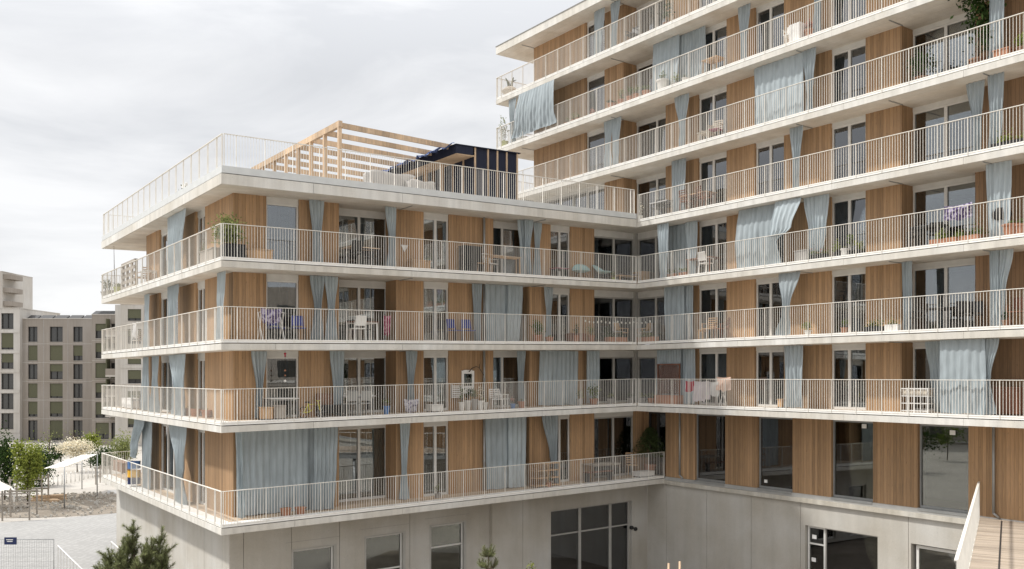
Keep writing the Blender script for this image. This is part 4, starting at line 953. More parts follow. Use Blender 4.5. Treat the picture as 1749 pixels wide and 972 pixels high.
pot_plant('A', 1, 748, .8, .5, .14, 'grey leafed plants at the foot of the narrow window', 'pot_grey', .16, .14, 'leaf_pale', 90, .07)
# hammock seat and things on the side balconies
t = thing('hammock_seat', 'yellow and blue hanging seat beneath the knotted curtain', 'hanging seat', W('L', ux('L', 229, .2), .2, TOP[1] + .13), ROT['L'])
for z, m_ in ((.02, 'navy'), (.32, 'orange_yellow'), (.72, 'mid_blue')): MB().grid(lambda s, v: (.28*math.cos(2*math.pi*s)*(1 - .15*math.sin(math.pi*v)), .28*math.sin(2*math.pi*s), z + .1 + .32*v), 20, 5).build('cloth_band', m_, t)
def pallet(F, lev, px0, px1, d, h, label):
    u0, u1 = ux(F, px0, d), ux(F, px1, d); ln = abs(u1 - u0)
    t = thing('pallet_screen', label, 'pallet', spot(F, lev, (px0+px1)/2, d), ROT[F])
    for i in range(5): MB().box(-ln/2, ln/2, -.06, -.03, .05 + i*(h - .2)/4, .2 + i*(h - .2)/4).build('board', 'grey_wood', t)
    for i in range(4): x = -ln/2 + .06 + (ln - .12)*i/3; MB().box(x - .05, x + .05, -.029, .08, 0, h).build('block', 'grey_wood', t)
pallet('L', 4, 209, 232, .3, 1.35, 'weathered pallet standing upright at the far side railing')
for px, lab in ((180, 'tin planter on the outer corner of the side railing'), (187, 'wiry plant next to the tin planter at the far end'), (202, 'low grass trough left of the upright pallet')):
    pot_plant('L', 4, px, .35, .95 if px < 190 else .5, .2, lab, 'pot_grey' if px != 202 else 'pot_green', .35, .22, 'leaf_dark' if px != 202 else 'leaf_lime', 110, .1)
t = thing('cane_pole', 'tall thin cane sticking up over the far side railing', 'cane', spot('L', 4, 197, .35)); MB().tube([(0, 0, 0), (-.05, 0, 1.2), (-.08, .02, 2.45)], [.02, .016, .008], 6).build('stick', 'bark', t)
chair('L', 4, 244, .55, -1.2, 'brown folding chair right of the upright pallet', 'box_wood', slats=True)
table('L', 4, 250, 258, .6, 'white bistro table at the side facade', 'white_plastic', 'white_metal', h=.7, dep=.6)
chair('L', 3, 236, .7, -1.0, 'light deck chair at the end of the third side balcony', 'white_plastic', slats=True)
hung_cloth('L', 3, 226, 236, .5, 1.3, .75, 'white_cover', 'white cloth hanging in the end corner of the third side balcony')
chair('L', 2, 238, .6, -1.0, 'wire chair at the end of the second side balcony', 'grey_metal')
crate('L', 2, 216, 232, .8, .5, 'white cushioned box at the end of the second side balcony', 'white_plastic')
crate('L', 1, 200, 216, 1.2, .55, 'brown wooden box on the lowest side balcony', 'planter_brown')
table('L', 1, 232, 246, 1.0, 'small white table on the lowest side balcony', 'white_plastic', 'white_metal', h=.6, dep=.5)

# --- right wing
chair('B', 4, 1563, .9, -.7, 'black wire chair beside the pier on the flower balcony', 'dark_metal')
table('B', 4, 1560, 1612, .7, 'dark table left of the purple washing', 'dark_metal', dep=.6)
chair('B', 4, 1598, .95, .4, 'black chair behind the dark table near the purple washing', 'dark_metal')
hung_cloth('B', 4, 1612, 1661, .12, 1.22, .5, 'laundry_pattern', 'purple patterned cloth over the railing')
planter_box('B', 4, 1590, 1640, .4, 'long clay trough with bright leaves under the purple cloth', 'terracotta', .2, .4, 'leaf_lime', 260, .11)
planter_box('B', 4, 1636, 1674, .4, 'flower trough right of the bright leaved one', 'terracotta', .2, .35, 'leaf_green', 170, .1, 30)
t = thing('covered_grill', 'black covered grill behind the railing at far right', 'grill', spot('B', 4, 1711, .8), ROT['B'])
smooth_angle(MB().lathe([(.08, .55), (.26, .62), (.3, .8), (.24, .98), (.1, 1.06), (.03, 1.1)], 16).build('hood', 'black_plastic', t))
for a in range(3): MB().bar((.3*math.cos(a*2.1), .3*math.sin(a*2.1), 0), (.12*math.cos(a*2.1), .12*math.sin(a*2.1), .6), .03).build('leg', 'black_plastic', t)
pot_plant('B', 4, 1728, .5, .5, .1, 'large clay pot right of the black covered grill', 'terracotta', .4, .26, 'leaf_green', 50, .1)
pot_plant('B', 4, 1745, .5, .55, .1, 'clay pot cut by the right picture edge', 'terracotta', .35, .22, 'leaf_pale', 50, .1)
planter_box('B', 4, 1386, 1413, .38, 'dark trough with small flowers below the tapering curtain', 'black_plastic', .2, .25, 'leaf_green', 150, .08, 26)
pot_plant('B', 4, 1430, .4, .6, .14, 'lime green leafy pot before a window', 'black_plastic', .2, .12, 'leaf_lime', 120, .1)
pot_plant('B', 4, 1443, .4, .4, .12, 'white watering pot between green plants', 'pot_white', .3, .15, 'leaf_pale', 12, .05)
pot_plant('B', 4, 1454, .4, .8, .14, 'tall upright green plant before a window', 'black_plastic', .2, .12, 'leaf_green', 120, .12)
pot_plant('B', 4, 1467, .4, .5, .16, 'rounded light green plant left of the timber', 'black_plastic', .18, .13, 'leaf_lime', 110, .1)
crate('B', 4, 1363, 1384, .5, .45, 'blue grey plastic box below the tapering curtain', 'pot_grey')
table('B', 5, 1119, 1148, .8, 'black table with a pale cloth above the inner corner', 'white_cover', 'dark_metal', dep=.7)
chair('B', 5, 1124, .6, .4, 'left black chair by the pale clothed table', 'dark_metal')
chair('B', 5, 1143, .6, -.5, 'right black chair by the pale clothed table', 'dark_metal')
table('B', 5, 1168, 1215, .75, 'wooden table ringed by dark chairs', 'box_wood', 'red_wood', dep=.7)
for px, d, rz, lab in ((1174, .45, math.pi, 'left dark chair in front of the wooden table'), (1203, .45, math.pi - .3, 'right dark chair in front of the wooden table'), (1188, 1.15, 0, 'dark chair behind the wooden table on the upper wing')): chair('B', 5, px, d, rz, lab, 'red_wood', slats=True)
pot_plant('B', 5, 1094, .6, .85, .12, 'pale plant just past the roof railing end', 'pot_white', .3, .12, 'blossom', 60, .07)
planter_box('B', 5, 1693, 1748, .4, 'low black trough of yellow green plants at far right', 'black_plastic', .18, .3, 'leaf_lime', 220, .09)
table('B', 6, 1196, 1216, .6, 'small pale lattice side table on the upper wing', 'rattan', 'rattan', h=.5, dep=.45)
chair('B', 6, 1222, .55, .3, 'pale rattan armchair with patterned seat', 'rattan', 'pink_cloth', slats=True)
chair('B', 6, 1210, .9, 0, 'pale rattan armchair behind the side table', 'rattan', slats=True)
pot_plant('B', 6, 1575, .8, 1.25, .45, 'wide dark bush left of the tall dark plant', 'planter_brown', .3, .22, 'leaf_dark', 420, .13)
pot_plant('B', 6, 1670, .9, 2.55, .62, 'tall dark plant reaching the ceiling', 'planter_brown', .4, .28, 'leaf_dark', 800, .17)
crate('B', 6, 1702, 1728, .6, .35, 'reddish wooden bench box right of the long curtain folds', 'terracotta')
pot_plant('B', 6, 1744, .5, .7, .18, 'lime green plant at the upper right picture edge', 'planter_brown', .25, .15, 'leaf_lime', 90, .13)
pot_plant('B', 7, 862, .45, 1.95, .3, 'slender potted tree in a yellow green pot at the open balcony end', 'pot_green', .4, .2, 'leaf_pale', 130, .13, name='potted_tree', cat='tree')
planter_box('B', 7, 885, 900, .3, 'white trough with small herbs beneath the large windblown curtain', 'pot_white', .18, .2, 'leaf_pale', 60, .08)
for px, hh, lab in ((968, .5, 'leftmost of three small pot plants against timber on the high balcony'), (980, .6, 'middle of three small pot plants against timber on the high balcony'), (988, .5, 'rightmost of three small pot plants against timber on the high balcony'), (1012, .45, 'violet plant beneath the high narrow window')):
    pot_plant('B', 7, px, .5, hh, .14, lab, 'terracotta', .22, .13, 'leaf_pale' if px != 1012 else 'flower', 70, .07)
for px, hh, lf, lab in ((1045, .5, 'leaf_dark', 'dark purple plant left of the terracotta pots'), (1062, .85, 'leaf_pale', 'thin plant left of the terracotta pots'), (1077, .8, 'leaf_green', 'leafy plant among the terracotta pots'), (1088, .7, 'leaf_pale', 'dry plant in a terracotta pot'), (1104, .62, 'leaf_green', 'wide terracotta pot by the angled curtain')):
    pot_plant('B', 7, px, .5, hh, .18, lab, 'terracotta', .35, .2, lf, 110, .09)
pot_plant('B', 7, 1132, .45, .95, .12, 'big pale ceramic pot in front of the angled curtain', 'pot_white', .55, .27, 'leaf_green', 60, .1)
pot_plant('B', 7, 1154, .45, .7, .2, 'green herbs right of the big pale pot', 'pot_grey', .2, .15, 'leaf_lime', 110, .08)
pot_plant('B', 7, 1170, .5, .5, .1, 'white jar right of the green herbs', 'pot_white', .3, .14, 'leaf_pale', 20, .06)
table('B', 7, 1206, 1232, .7, 'wooden table with a plant at the high balcony', 'box_wood', 'box_wood', dep=.6)
crate('B', 7, 1354, 1372, .4, .72, 'tall white crate on the high balcony', 'white_plastic', lid=False)
t = chair('B', 7, 1351, .55, .4, 'thin white wire chair beside the tall white crate', 'white_metal')
pot_plant('B', 7, 1382, .5, .95, .18, 'dry reddish plant right of the tall white crate', 'terracotta', .4, .18, 'flower', 110, .1)
t = thing('hanging_basket', 'grey wicker planter basket with two horn like leaves at the top balcony end', 'basket', spot('B', 8, 871, .6), 0)
smooth_angle(MB().lathe([(.1, .15), (.36, .2), (.48, .38), (.3, .55), (.18, .62), (.05, .63)], 18).build('basket', 'rattan', t)); MB().lathe([(.2, 0), (.2, .15)], 12).build('stand', 'bark', t)
MB().tube([(-.05, 0, .6), (-.1, 0, .85), (-.25, 0, 1.12)], [.09, .07, .02], 8).tube([(.08, 0, .6), (.12, 0, .9), (.2, 0, 1.15)], [.09, .07, .02], 8).tube([(.1, 0, .9), (.35, 0, 1.0)], [.05, .02], 8).build('leaves', 'leaf_dark', t)
planter_box('B', 8, 928, 950, .4, 'low dark trough on the topmost balcony', 'dark_metal', .15, .12, 'leaf_dark', 60, .07)
chair('B', 8, 1080, .6, .2, 'dark chair on the topmost balcony', 'dark_metal')
pot_plant('B', 8, 1140, .6, 1.2, .35, 'dark leafy bush on the topmost balcony', 'planter_brown', .3, .2, 'leaf_dark', 200, .12)

# ------------------------------------------------------------------ inner corner posts
part('corner_post', MB().box(18.98 + 1.12, 18.98 + 1.32, 1.30, 1.6, TOP[2] + .02, BOT[5] + .1), 'frame_grey', 'A')
part('corner_panel', MB().box(20.1, 20.6, 1.6, 1.7, TOP[1] - .2, BOT[5] + .1), 'interior', 'A')

# ------------------------------------------------------------------ roof terrace: pergola, shed, wrapped stack
dP = 2.5; uP, uR = ux('A', 580, dP), ux('A', 779, dP)
yP = (FR['A'] @ Vector((uP, dP, 0))).y; zP = (HYP - 207)/FPX*yP
zR = TOP[5] + .06 + SLOPE*uP
pg = thing('pergola', 'bare timber pergola with open beams on the flat roof', 'pergola', W('A', uP, dP, zR), ROT['A'])
hP = zP - zR; SP = -.024; LP = 9.8; nP = 8
for i in range(nP):
    y = LP*i/(nP - 1)
    MB().box(-.07, .07, y - .06, y + .06, 0, hP - .24).build('post', 'pine_wood', pg)
    b = MB().box(.075, uR - uP + .3, y - .04, y + .04, hP - .26, hP - .05); b.shear(SP - .0); b.build('beam', 'pine_wood', pg)
    if i not in (0,): MB().box(uR - uP + .1, uR - uP + .2, y - .05, y + .05, 0, hP - .32 + SP*(uR - uP)).build('post', 'pine_wood', pg)
MB().box(-.075, .075, -.1, LP + .1, hP - .238, hP).build('edge_beam', 'pine_wood', pg)
dS = 1.9; u0, u1 = ux('A', 809, dS), ux('A', 885, dS); uO = ux('A', 779, dS)
yS = (FR['A'] @ Vector((u0, dS, 0))).y; zS = (HYP - 251)/FPX*yS; zb_ = TOP[5] + .06 + SLOPE*u0
yS1 = (FR['A'] @ Vector((u1, dS, 0))).y; zS1 = (HYP - 262)/FPX*yS1
sh = thing('roof_shed', 'small shed under construction clad in dark blue membrane on the roof', 'shed', W('A', u0, dS, zb_), ROT['A'])
h = zS - zb_; ln = u1 - u0; sl_ = (zS1 - zS)/ln
b = MB().box(.05, ln - .03, .05, 6.0, 0, h - .02); b.v = [(x, y, z + (sl_*x if z > 1 else 0)) for x, y, z in b.v]; b.build('membrane_wall', 'membrane', sh)
def stud(x, y, wx=.07, wy=.05): MB().box(x - wx/2, x + wx/2, y, y + wy, 0, h - .015 + sl_*x).build('stud', 'pine_wood', sh)
for px in (812, 834, 850, 866): stud(ux('A', px, dS) - u0, 0)
stud(ln - .035, 0)
for i in range(1, 7): MB().box(-.005, .048, i*.85 - .03, i*.85 + .03, 0, h - .1).build('stud', 'pine_wood', sh)
b = MB().box(uO - u0 + .02, .04, .0, 6.2, h - .40, h - .362); b.shear(sl_); b.build('roof_board', 'pine_wood', sh)
b = MB().box(uO - u0 - .02, -.04, -.02, 6.22, h - .36, h - .012).box(uO - u0 - .04, ln + .1, -.05, 6.24, h - .01, h + .025); b.shear(sl_); b.build('roof_membrane', 'membrane', sh)
b = MB().grid(lambda s, v: (uO - u0 - .05 - .5*s + .1*math.sin(v*31)*s, -.0 + 6.0*v, h + .02 - .22*s + .05*math.sin(v*43 + s*4) + .03*math.sin(v*90)), 6, 70); b.build('torn_tarp', 'blue_tarp', sh)
def wrapped(px0, px1, d, hgt, label, rz=0):
    a, c = ux('A', px0, d), ux('A', px1, d); ln = c - a; mid = (a + c)/2
    t = thing('wrapped_stack', label, 'stack', W('A', mid, d, TOP[5] + .06 + SLOPE*mid), ROT['A'] + rz, 'foil wrapped stacks on the roof')
    MB().box(-ln/2 + .04, ln/2 - .04, -.4, .4, .14, hgt - .06).build('boards', 'box_wood', t)
    for y in (-.35, 0, .35): MB().box(-ln/2, ln/2, y - .05, y + .05, 0, .13).build('bearer', 'box_wood', t)
    b = MB(); rg = random.Random(px0)
    def fn(s, v):
        a_ = 2*math.pi*s; cx_, sy_ = math.cos(a_), math.sin(a_); k = 1/max(abs(cx_), abs(sy_)); k = min(k, 1.32)
        r_ = 1 + .03*math.sin(a_*9 + v*7) + .02*math.sin(a_*17)
        top = min(1, v/.75); q = 1 if v < .75 else 1 - (v - .75)/.25
        return (cx_*k*ln/2*r_*max(q, .02), sy_*k*.45*r_*max(q, .02), .1 + (hgt - .1)*top + .03*math.sin(a_*5)*(v > .7))
    b.grid(fn, 64, 16); b.build('foil', 'foil', t)
wrapped(628, 702, 1.7, .98, 'larger white foil wrapped stack under the pergola'); wrapped(694, 735, 1.1, .66, 'lower white foil wrapped stack at its right side')
for px, sz, lab in ((306, .9, 'folded white bicycle trailer on the roof edge terrace'), ):
    t = thing('folding_chair', 'folded white chair leaning inside the roof railing of the side facade', 'chair', W('L', ux('L', 310, .8), .8, TOP[5] + .06), ROT['L'])
    MB().bar((-.4, 0, 0), (.3, .1, 1.0), .04).bar((.4, 0, 0), (-.3, .1, 1.0), .04).build('frame', 'white_metal', t); MB().box(-.35, .35, .12, .16, .5, 1.0).build('backrest', 'white_plastic', t)
for px, d, lab in ((300, .9, 'scrubby potted plant inside the roof railing of the side facade'), (333, 1.0, 'second scrubby potted plant nearer the roof corner'), (322, .8, 'dark leaved plant lying on the roof edge')):
    t = thing('potted_plant', lab, 'plant', W('L', ux('L', px, d), d, TOP[5] + .06), 0, 'plants on the roof terrace')
    MB().lathe([(.12, 0), (.18, .3)], 12).build('pot', 'pot_grey', t); foliage(110, .35, .35, .22, .55, .1, .05).build('foliage', 'leaf_dark' if 'dark' in lab else 'leaf_pale', t)

# ------------------------------------------------------------------ timber footbridge at the lower right
uB = ux('B', 1674, DBL - .02); P1 = W('B', uB, DBL - .02, 0)
zD = -4.73; Yb = FPX*(-zD)/(974 - HYP); P2 = Vector(((1655 - CXP)/FPX*Yb, Yb, 0)); dv = (P2 - P1).normalized(); rv = Vector((-dv.y, dv.x, 0))
if rv.x < 0: rv = -rv
Mb = Matrix(((rv.x, dv.x, 0, P1.x), (rv.y, dv.y, 0, P1.y), (0, 0, 1, zD), (0, 0, 0, 1)))
br = thing('footbridge', 'timber decked footbridge with white railing leading to the right wing', 'footbridge', (P1.x, P1.y, GROUND))
MI = Matrix.Translation(-Vector((P1.x, P1.y, GROUND)))
Bx = Vector((NX.x, NX.y, 0)); sk = Bx.dot(dv)/Bx.dot(rv)         # the end follows the facade
b = MB(); Wd = 4.2; Ln = 15
for za, zb2 in ((-.06, 0),):
    k = len(b.v); b.v += [(0, .02, za), (Wd, .02 + sk*Wd, za), (Wd, Ln, za), (0, Ln, za), (0, .02, zb2), (Wd, .02 + sk*Wd, zb2), (Wd, Ln, zb2), (0, Ln, zb2)]
    b.f += [(k,k+3,k+2,k+1),(k+4,k+5,k+6,k+7),(k,k+1,k+5,k+4),(k+1,k+2,k+6,k+5),(k+2,k+3,k+7,k+6),(k+3,k,k+4,k+7)]
b.build('deck_boards', 'deck_pale', br, MI @ Mb)
b = MB(); b.box(.05, .25, .3, Ln, -.45, -.062).box(Wd - .25, Wd - .05, 1.5 + max(0, sk*Wd), Ln, -.45, -.062); b.build('girder', 'grey_metal', br, MI @ Mb)
MB().box(.62, .66, .6, Ln - .1, .002, .012).build('dark_strip', 'dark_metal', br, MI @ Mb)  # thin dark strip laid along the deck, parallel to the railing
b = MB(); zt = 1.18
for i in range(int(Ln/1.0)): y = .25 + i*1.0; b.box(-.055, -.005, y - .009, y + .009, -.3, zt)
for i in range(int(Ln/.1)):
    y = .25 + i*.1
    if i % 3 == 0 and i % 10: b.box(-.035, -.029, y - .003, y + .003, -.05, zt)
b.box(-.065, .005, .2, Ln, zt + .001, zt + .03).box(-.045, -.015, .2, Ln, -.08, -.055); b.build('railing', 'rail_paint', br, MI @ Mb)
for x in (.3, Wd - .3):
    for y in (6, 13): MB().tube([(x, y, zD*0 + GROUND - zD), (x, y, -.46)], .1, 12).build('pillar', 'grey_metal', br, MI @ Mb)

# ------------------------------------------------------------------ ground
def G(px, py): Y = FPX*(-GROUND)/(py - HYP); return ((px - CXP)/FPX*Y, Y)
def ground_mat(name, c0, c1, sc_=1.0, dots=0):
    m, n, l, b = nodes_of(name); t = n.new('ShaderNodeTexCoord'); o = t.outputs['Object']
    a = noise_n(n, l, map_n(n, l, o, (sc_, sc_, sc_)), .35, 6, .6); f = noise_n(n, l, o, 9*sc_, 5, .7)
    v = math_n(n, l, 'ADD', remap(n, l, a, .3, .7, 0, .6), remap(n, l, f, .3, .7, 0, .4))
    c = mixc(n, l, v, c0, c1)
    if dots:
        vo = n.new('ShaderNodeTexVoronoi'); vo.inputs['Scale'].default_value = dots; vo.inputs['Randomness'].default_value = .35; l.new(o, vo.inputs[0])
        c = mixc(n, l, math_n(n, l, 'MULTIPLY', math_n(n, l, 'GREATER_THAN', vo.outputs['Distance'], .40), .22), c, tuple(x*.5 for x in c0))
    l.new(c, b.inputs['Base Color']); b.inputs['Roughness'].default_value = .9; b.inputs['Specular IOR Level'].default_value = .15
    bu = n.new('ShaderNodeBump'); bu.inputs['Strength'].default_value = .5; bu.inputs['Distance'].default_value = .03; l.new(f, bu.inputs['Height']); l.new(bu.outputs[0], b.inputs['Normal'])
ground_mat('gravel', (.31, .287, .255), (.42, .392, .355)); ground_mat('paving_stone', (.28, .275, .265), (.36, .352, .338), 1, 2.6); ground_mat('earth', (.12, .10, .075), (.30, .262, .22), 1.6)
ground_mat('path', (.36, .335, .30), (.46, .43, .39)); ground_mat('grass_mat', (.06, .075, .03), (.14, .15, .07), 2)
structure('ground', MB().quad((-900, -300, GROUND), (900, -300, GROUND), (900, 1500, GROUND), (-900, 1500, GROUND)), 'gravel')
def sheet(name, pts, z, m): return structure(name, MB().quad(*[(*G(*p), GROUND + z) for p in pts]), m)
sheet('plaza_paving', [(-420, 905), (0, 893), (178, 879), (184, 837), (300, 836), (420, 1150), (-900, 1150)], .004, 'paving_stone')
sheet('path', [(60, 800), (140, 775), (300, 775), (300, 812), (130, 836), (60, 830)], .008, 'path')
ea = MB(); cx_, cy_ = G(95, 862)
rg = random.Random(3)
def em(s, v):
    a = 2*math.pi*s; x = cx_ + math.cos(a)*v*8.5; y = cy_ + math.sin(a)*v*6.5
    return (x, y, GROUND + .012 + (1 - v*v)*.32*(.6 + .9*mnoise.noise(Vector((x*.55, y*.55, 2)))) + (1 - v)*.08*mnoise.noise(Vector((x*2, y*2, 5))))
ea.grid(em, 70, 22); structure('earth_ground', ea, 'earth')
b = MB()
for i in range(620):
    a = rg.uniform(0, 6.3); r_ = rg.random()**.6; x = cx_ + math.cos(a)*r_*9; y = cy_ + math.sin(a)*r_*6.8; s = rg.uniform(.04, .16); z = GROUND + .06 + (1 - r_*r_)*.25
    b.leaf((x, y, z + .03), s*1.6, s, rg); b.box(x - s/2, x + s/2, y - s/2, y + s*.4, z - .05, z + s*.5)
tag(b.build('rubble', 'base_concrete'), 'pale rubble and stones scattered over the bare earth', 'rubble', None, 'stuff')

# courtyard bed at the foot of the building
sheet('planting_bed', [(330, 1010), (880, 985), (1240, 990), (1300, 1150), (330, 1150)], .004, 'earth')

# ------------------------------------------------------------------ far buildings
def block(name, label, px0, px1, Y, top, m, cols, rows, depth=12, frame_m='far_concrete', blinds=(), cat='building', pale_bands=False, extra=None, base_py=None, bal=None):
    k = Y/FPX; x0, x1 = (px0 - CXP)*k, (px1 - CXP)*k; zt = (HYP - top)*k
    t = thing(name, label, cat, ((x0 + x1)/2, Y, GROUND), 0, 'buildings round the courtyard'); cx = (x0 + x1)/2
    # wall with real recesses
    b = MB(); X = lambda p: (p - CXP)*k - cx; Z = lambda p: (HYP - p)*k - GROUND
    hw = (x1 - x0)/2; H = zt - GROUND; yb = .45
    b.box(-hw, hw, yb, depth, 0, H)
    us = sorted([(X(a), X(c)) for a, c in cols]); zs = sorted([(Z(c), Z(a)) for a, c in rows])
    e = -hw
    for a, c in us + [(hw, None)]:
        if a - e > .01: b.box(e, a, 0, yb - .002, 0, H)
        e = c
    for a, c in us:
        zz = 0
        for za, zb2 in zs + [(H, None)]:
            if za - zz > .01: b.box(a + .001, c - .001, .004, yb - .002, zz, za)
            zz = zb2
    b.build('wall', m, t)
    pb = MB()
    if pale_bands:
        for za, zb2 in zs: MB().box(-hw, hw, -.06, -.003, za - .55, za - .12).build('floor_band', 'far_concrete_pale', t)
    else:
        for za, zb2 in zs: MB().box(-hw, hw, -.02, -.002, za - .32, za - .27).build('floor_band', 'far_concrete_pale', t)
    ji = [(us[i][1] + us[i+1][0])/2 for i in range(len(us) - 1)]
    for x in ji: MB().box(x - .04, x + .04, -.012, -.0015, 0, H - .1).build('wall_joint', 'pot_grey', t)
    n = 0
    for ri, (za, zb2) in enumerate(zs):
        for ci, (a, c) in enumerate(us):
            f = MB(); f.box(a + .002, a + .08, .2, .3, za, zb2).box(c - .08, c - .002, .2, .3, za, zb2).box((a + c)/2 - .05, (a + c)/2 + .05, .2, .3, za, zb2).box(a + .08, c - .08, .2, .3, zb2 - .09, zb2).box(a + .08, c - .08, .2, .3, za, za + .09)
            w_ = f.build('window', 'dark_metal', t); MB().box(a + .08, c - .08, .31, .33, za + .09, zb2 - .09).build('pane', 'far_glass', w_)
            if (ri, ci) in blinds: MB().box(a + .03, c - .03, .12, .16, za + .05 + (zb2 - za)*blinds[(ri, ci)], zb2 - .02).build('blind', 'blind_olive', w_)
            MB().box(a, c, -.05, .19, za - .05, za - .001).build('sill', 'far_concrete_pale', w_)
            if bal and (ri, ci) in bal: MB().box(a - .05, c + .05, -.04, -.0, za + .0, za + .9).build('balustrade', 'blind_olive', w_)
    MB().box(-hw - .05, hw + .05, -.05, depth + .05, H + .001, H + .12).build('roof_edge', 'far_concrete_pale', t)
    if extra: extra(t, X, Z, H, hw)
    return t
def solar(t, X, Z, H, hw):
    for i in range(5):
        x = -hw + hw*2*(i + .5)/5; b = MB(); b.v += [(x - 1, 1, H + .12), (x + 1, 1, H + .12), (x + 1, 2.5, H + .75), (x - 1, 2.5, H + .75)]; b.f.append((0, 1, 2, 3)); b.box(x - .9, x + .9, 2.4, 2.5, H + .12, H + .7); b.build('solar_panel', 'dark_metal', t)
block('apartment_block', 'brownish concrete apartment block with three window columns, at the back of the square', 33, 158, 136, 545, 'far_concrete',
      [(48, 64), (85, 107), (125, 141)], [(558, 584), (590, 616), (622, 648), (655, 680), (686, 712), (718, 752)], blinds={(0, 1): .1, (1, 1): .2, (2, 0): .0, (2, 1): .1, (3, 1): .5, (4, 0): .0, (4, 1): .0, (4, 2): .3, (1, 0): .15}, extra=solar)
block('apartment_block', 'pale banded apartment block cut by the left picture edge', -90, 34, 135.3, 527, 'far_concrete_pale',
      [(-70, -50), (-36, -16), (2, 23)], [(535, 562), (569, 597), (604, 630), (638, 665), (672, 699), (706, 733)], pale_bands=True, blinds={(4, 2): .1, (3, 2): .4})
def tower_bal(t, X, Z, H, hw):
    for i in range(9): MB().box(hw, hw + 1.6, .3, 5, H - 1.2 - i*2.8 - .3, H - .2 - i*2.8 - .3).build('balcony', 'far_concrete', t)
block('tower_block', 'tall grey tower rising behind the pale banded block', -70, 4, 190, 464, 'far_concrete_pale', [(-40, -28), (-16, -4)], [(475, 485), (498, 508)], extra=tower_bal)
def loggia(t, X, Z, H, hw):
    for i in range(1, 6):
        z = H - .3 - i*2.8
        MB().box(X(187), hw + .6, -1.3, -.07, z, z + .26).build('balcony_slab', 'far_concrete_pale', t); MB().box(X(187), hw + .6, -1.3, -1.2, z + .261, z + 1.15).build('balustrade', 'far_concrete', t)
        if i < 5: MB().box(X(187), X(187) + .12, -1.19, -.07, z + .261, z + 2.5).build('screen', 'blind_olive', t)
    MB().box(X(205), X(216), -1.6, -.07, 0, H + 1.3).build('pier', 'far_concrete_pale', t)
    solar(t, X, Z, H, hw)
block('apartment_block', 'concrete block with stacked loggias and olive blinds, left neighbour of the timber building', 157, 208, 128, 538, 'far_concrete',
      [(163, 186), (190, 205)], [(553, 578), (586, 612), (620, 646), (654, 680), (687, 714), (722, 750)], blinds={(0, 0): .3, (1, 0): .2, (2, 0): .35, (3, 0): .0, (4, 0): .4, (5, 0): .5}, bal={(1, 1): 1, (2, 1): 1, (3, 1): 1, (4, 1): 1}, depth=10, extra=loggia)
block('apartment_block', 'light concrete block with wide olive blinds partly hidden by the timber building', 206, 420, 126, 520, 'far_concrete_pale',
      [(218, 241), (252, 276), (288, 312)], [(528, 548), (562, 587), (597, 622), (632, 655), (668, 692), (706, 730)], blinds={(0, 0): .2, (1, 0): .1, (2, 0): .3, (3, 0): .0, (4, 0): .5, (5, 0): .2}, pale_bands=True)
# blocks on the other sides of the square, seen only in the window panes
def mirror_block(label, cx, cyy, rz, wd, H, n):
    t = thing('apartment_block', label, 'building', (cx, cyy, GROUND), rz, 'buildings round the courtyard')
    b = MB().box(-wd/2, wd/2, 0, 12, 0, H); b.build('wall', 'far_concrete', t)
    for r_ in range(int(H/2.9)):
        for c in range(n): x = -wd/2 + wd*(c + .5)/n; f = MB().box(x - .9, x + .9, -.03, -.004, .9 + r_*2.9, 2.6 + r_*2.9); f.build('window', 'far_glass', t)
        MB().box(-wd/2, wd/2, -.06, -.002, r_*2.9 + .3, r_*2.9 + .55).build('floor_band', 'far_concrete_pale', t)

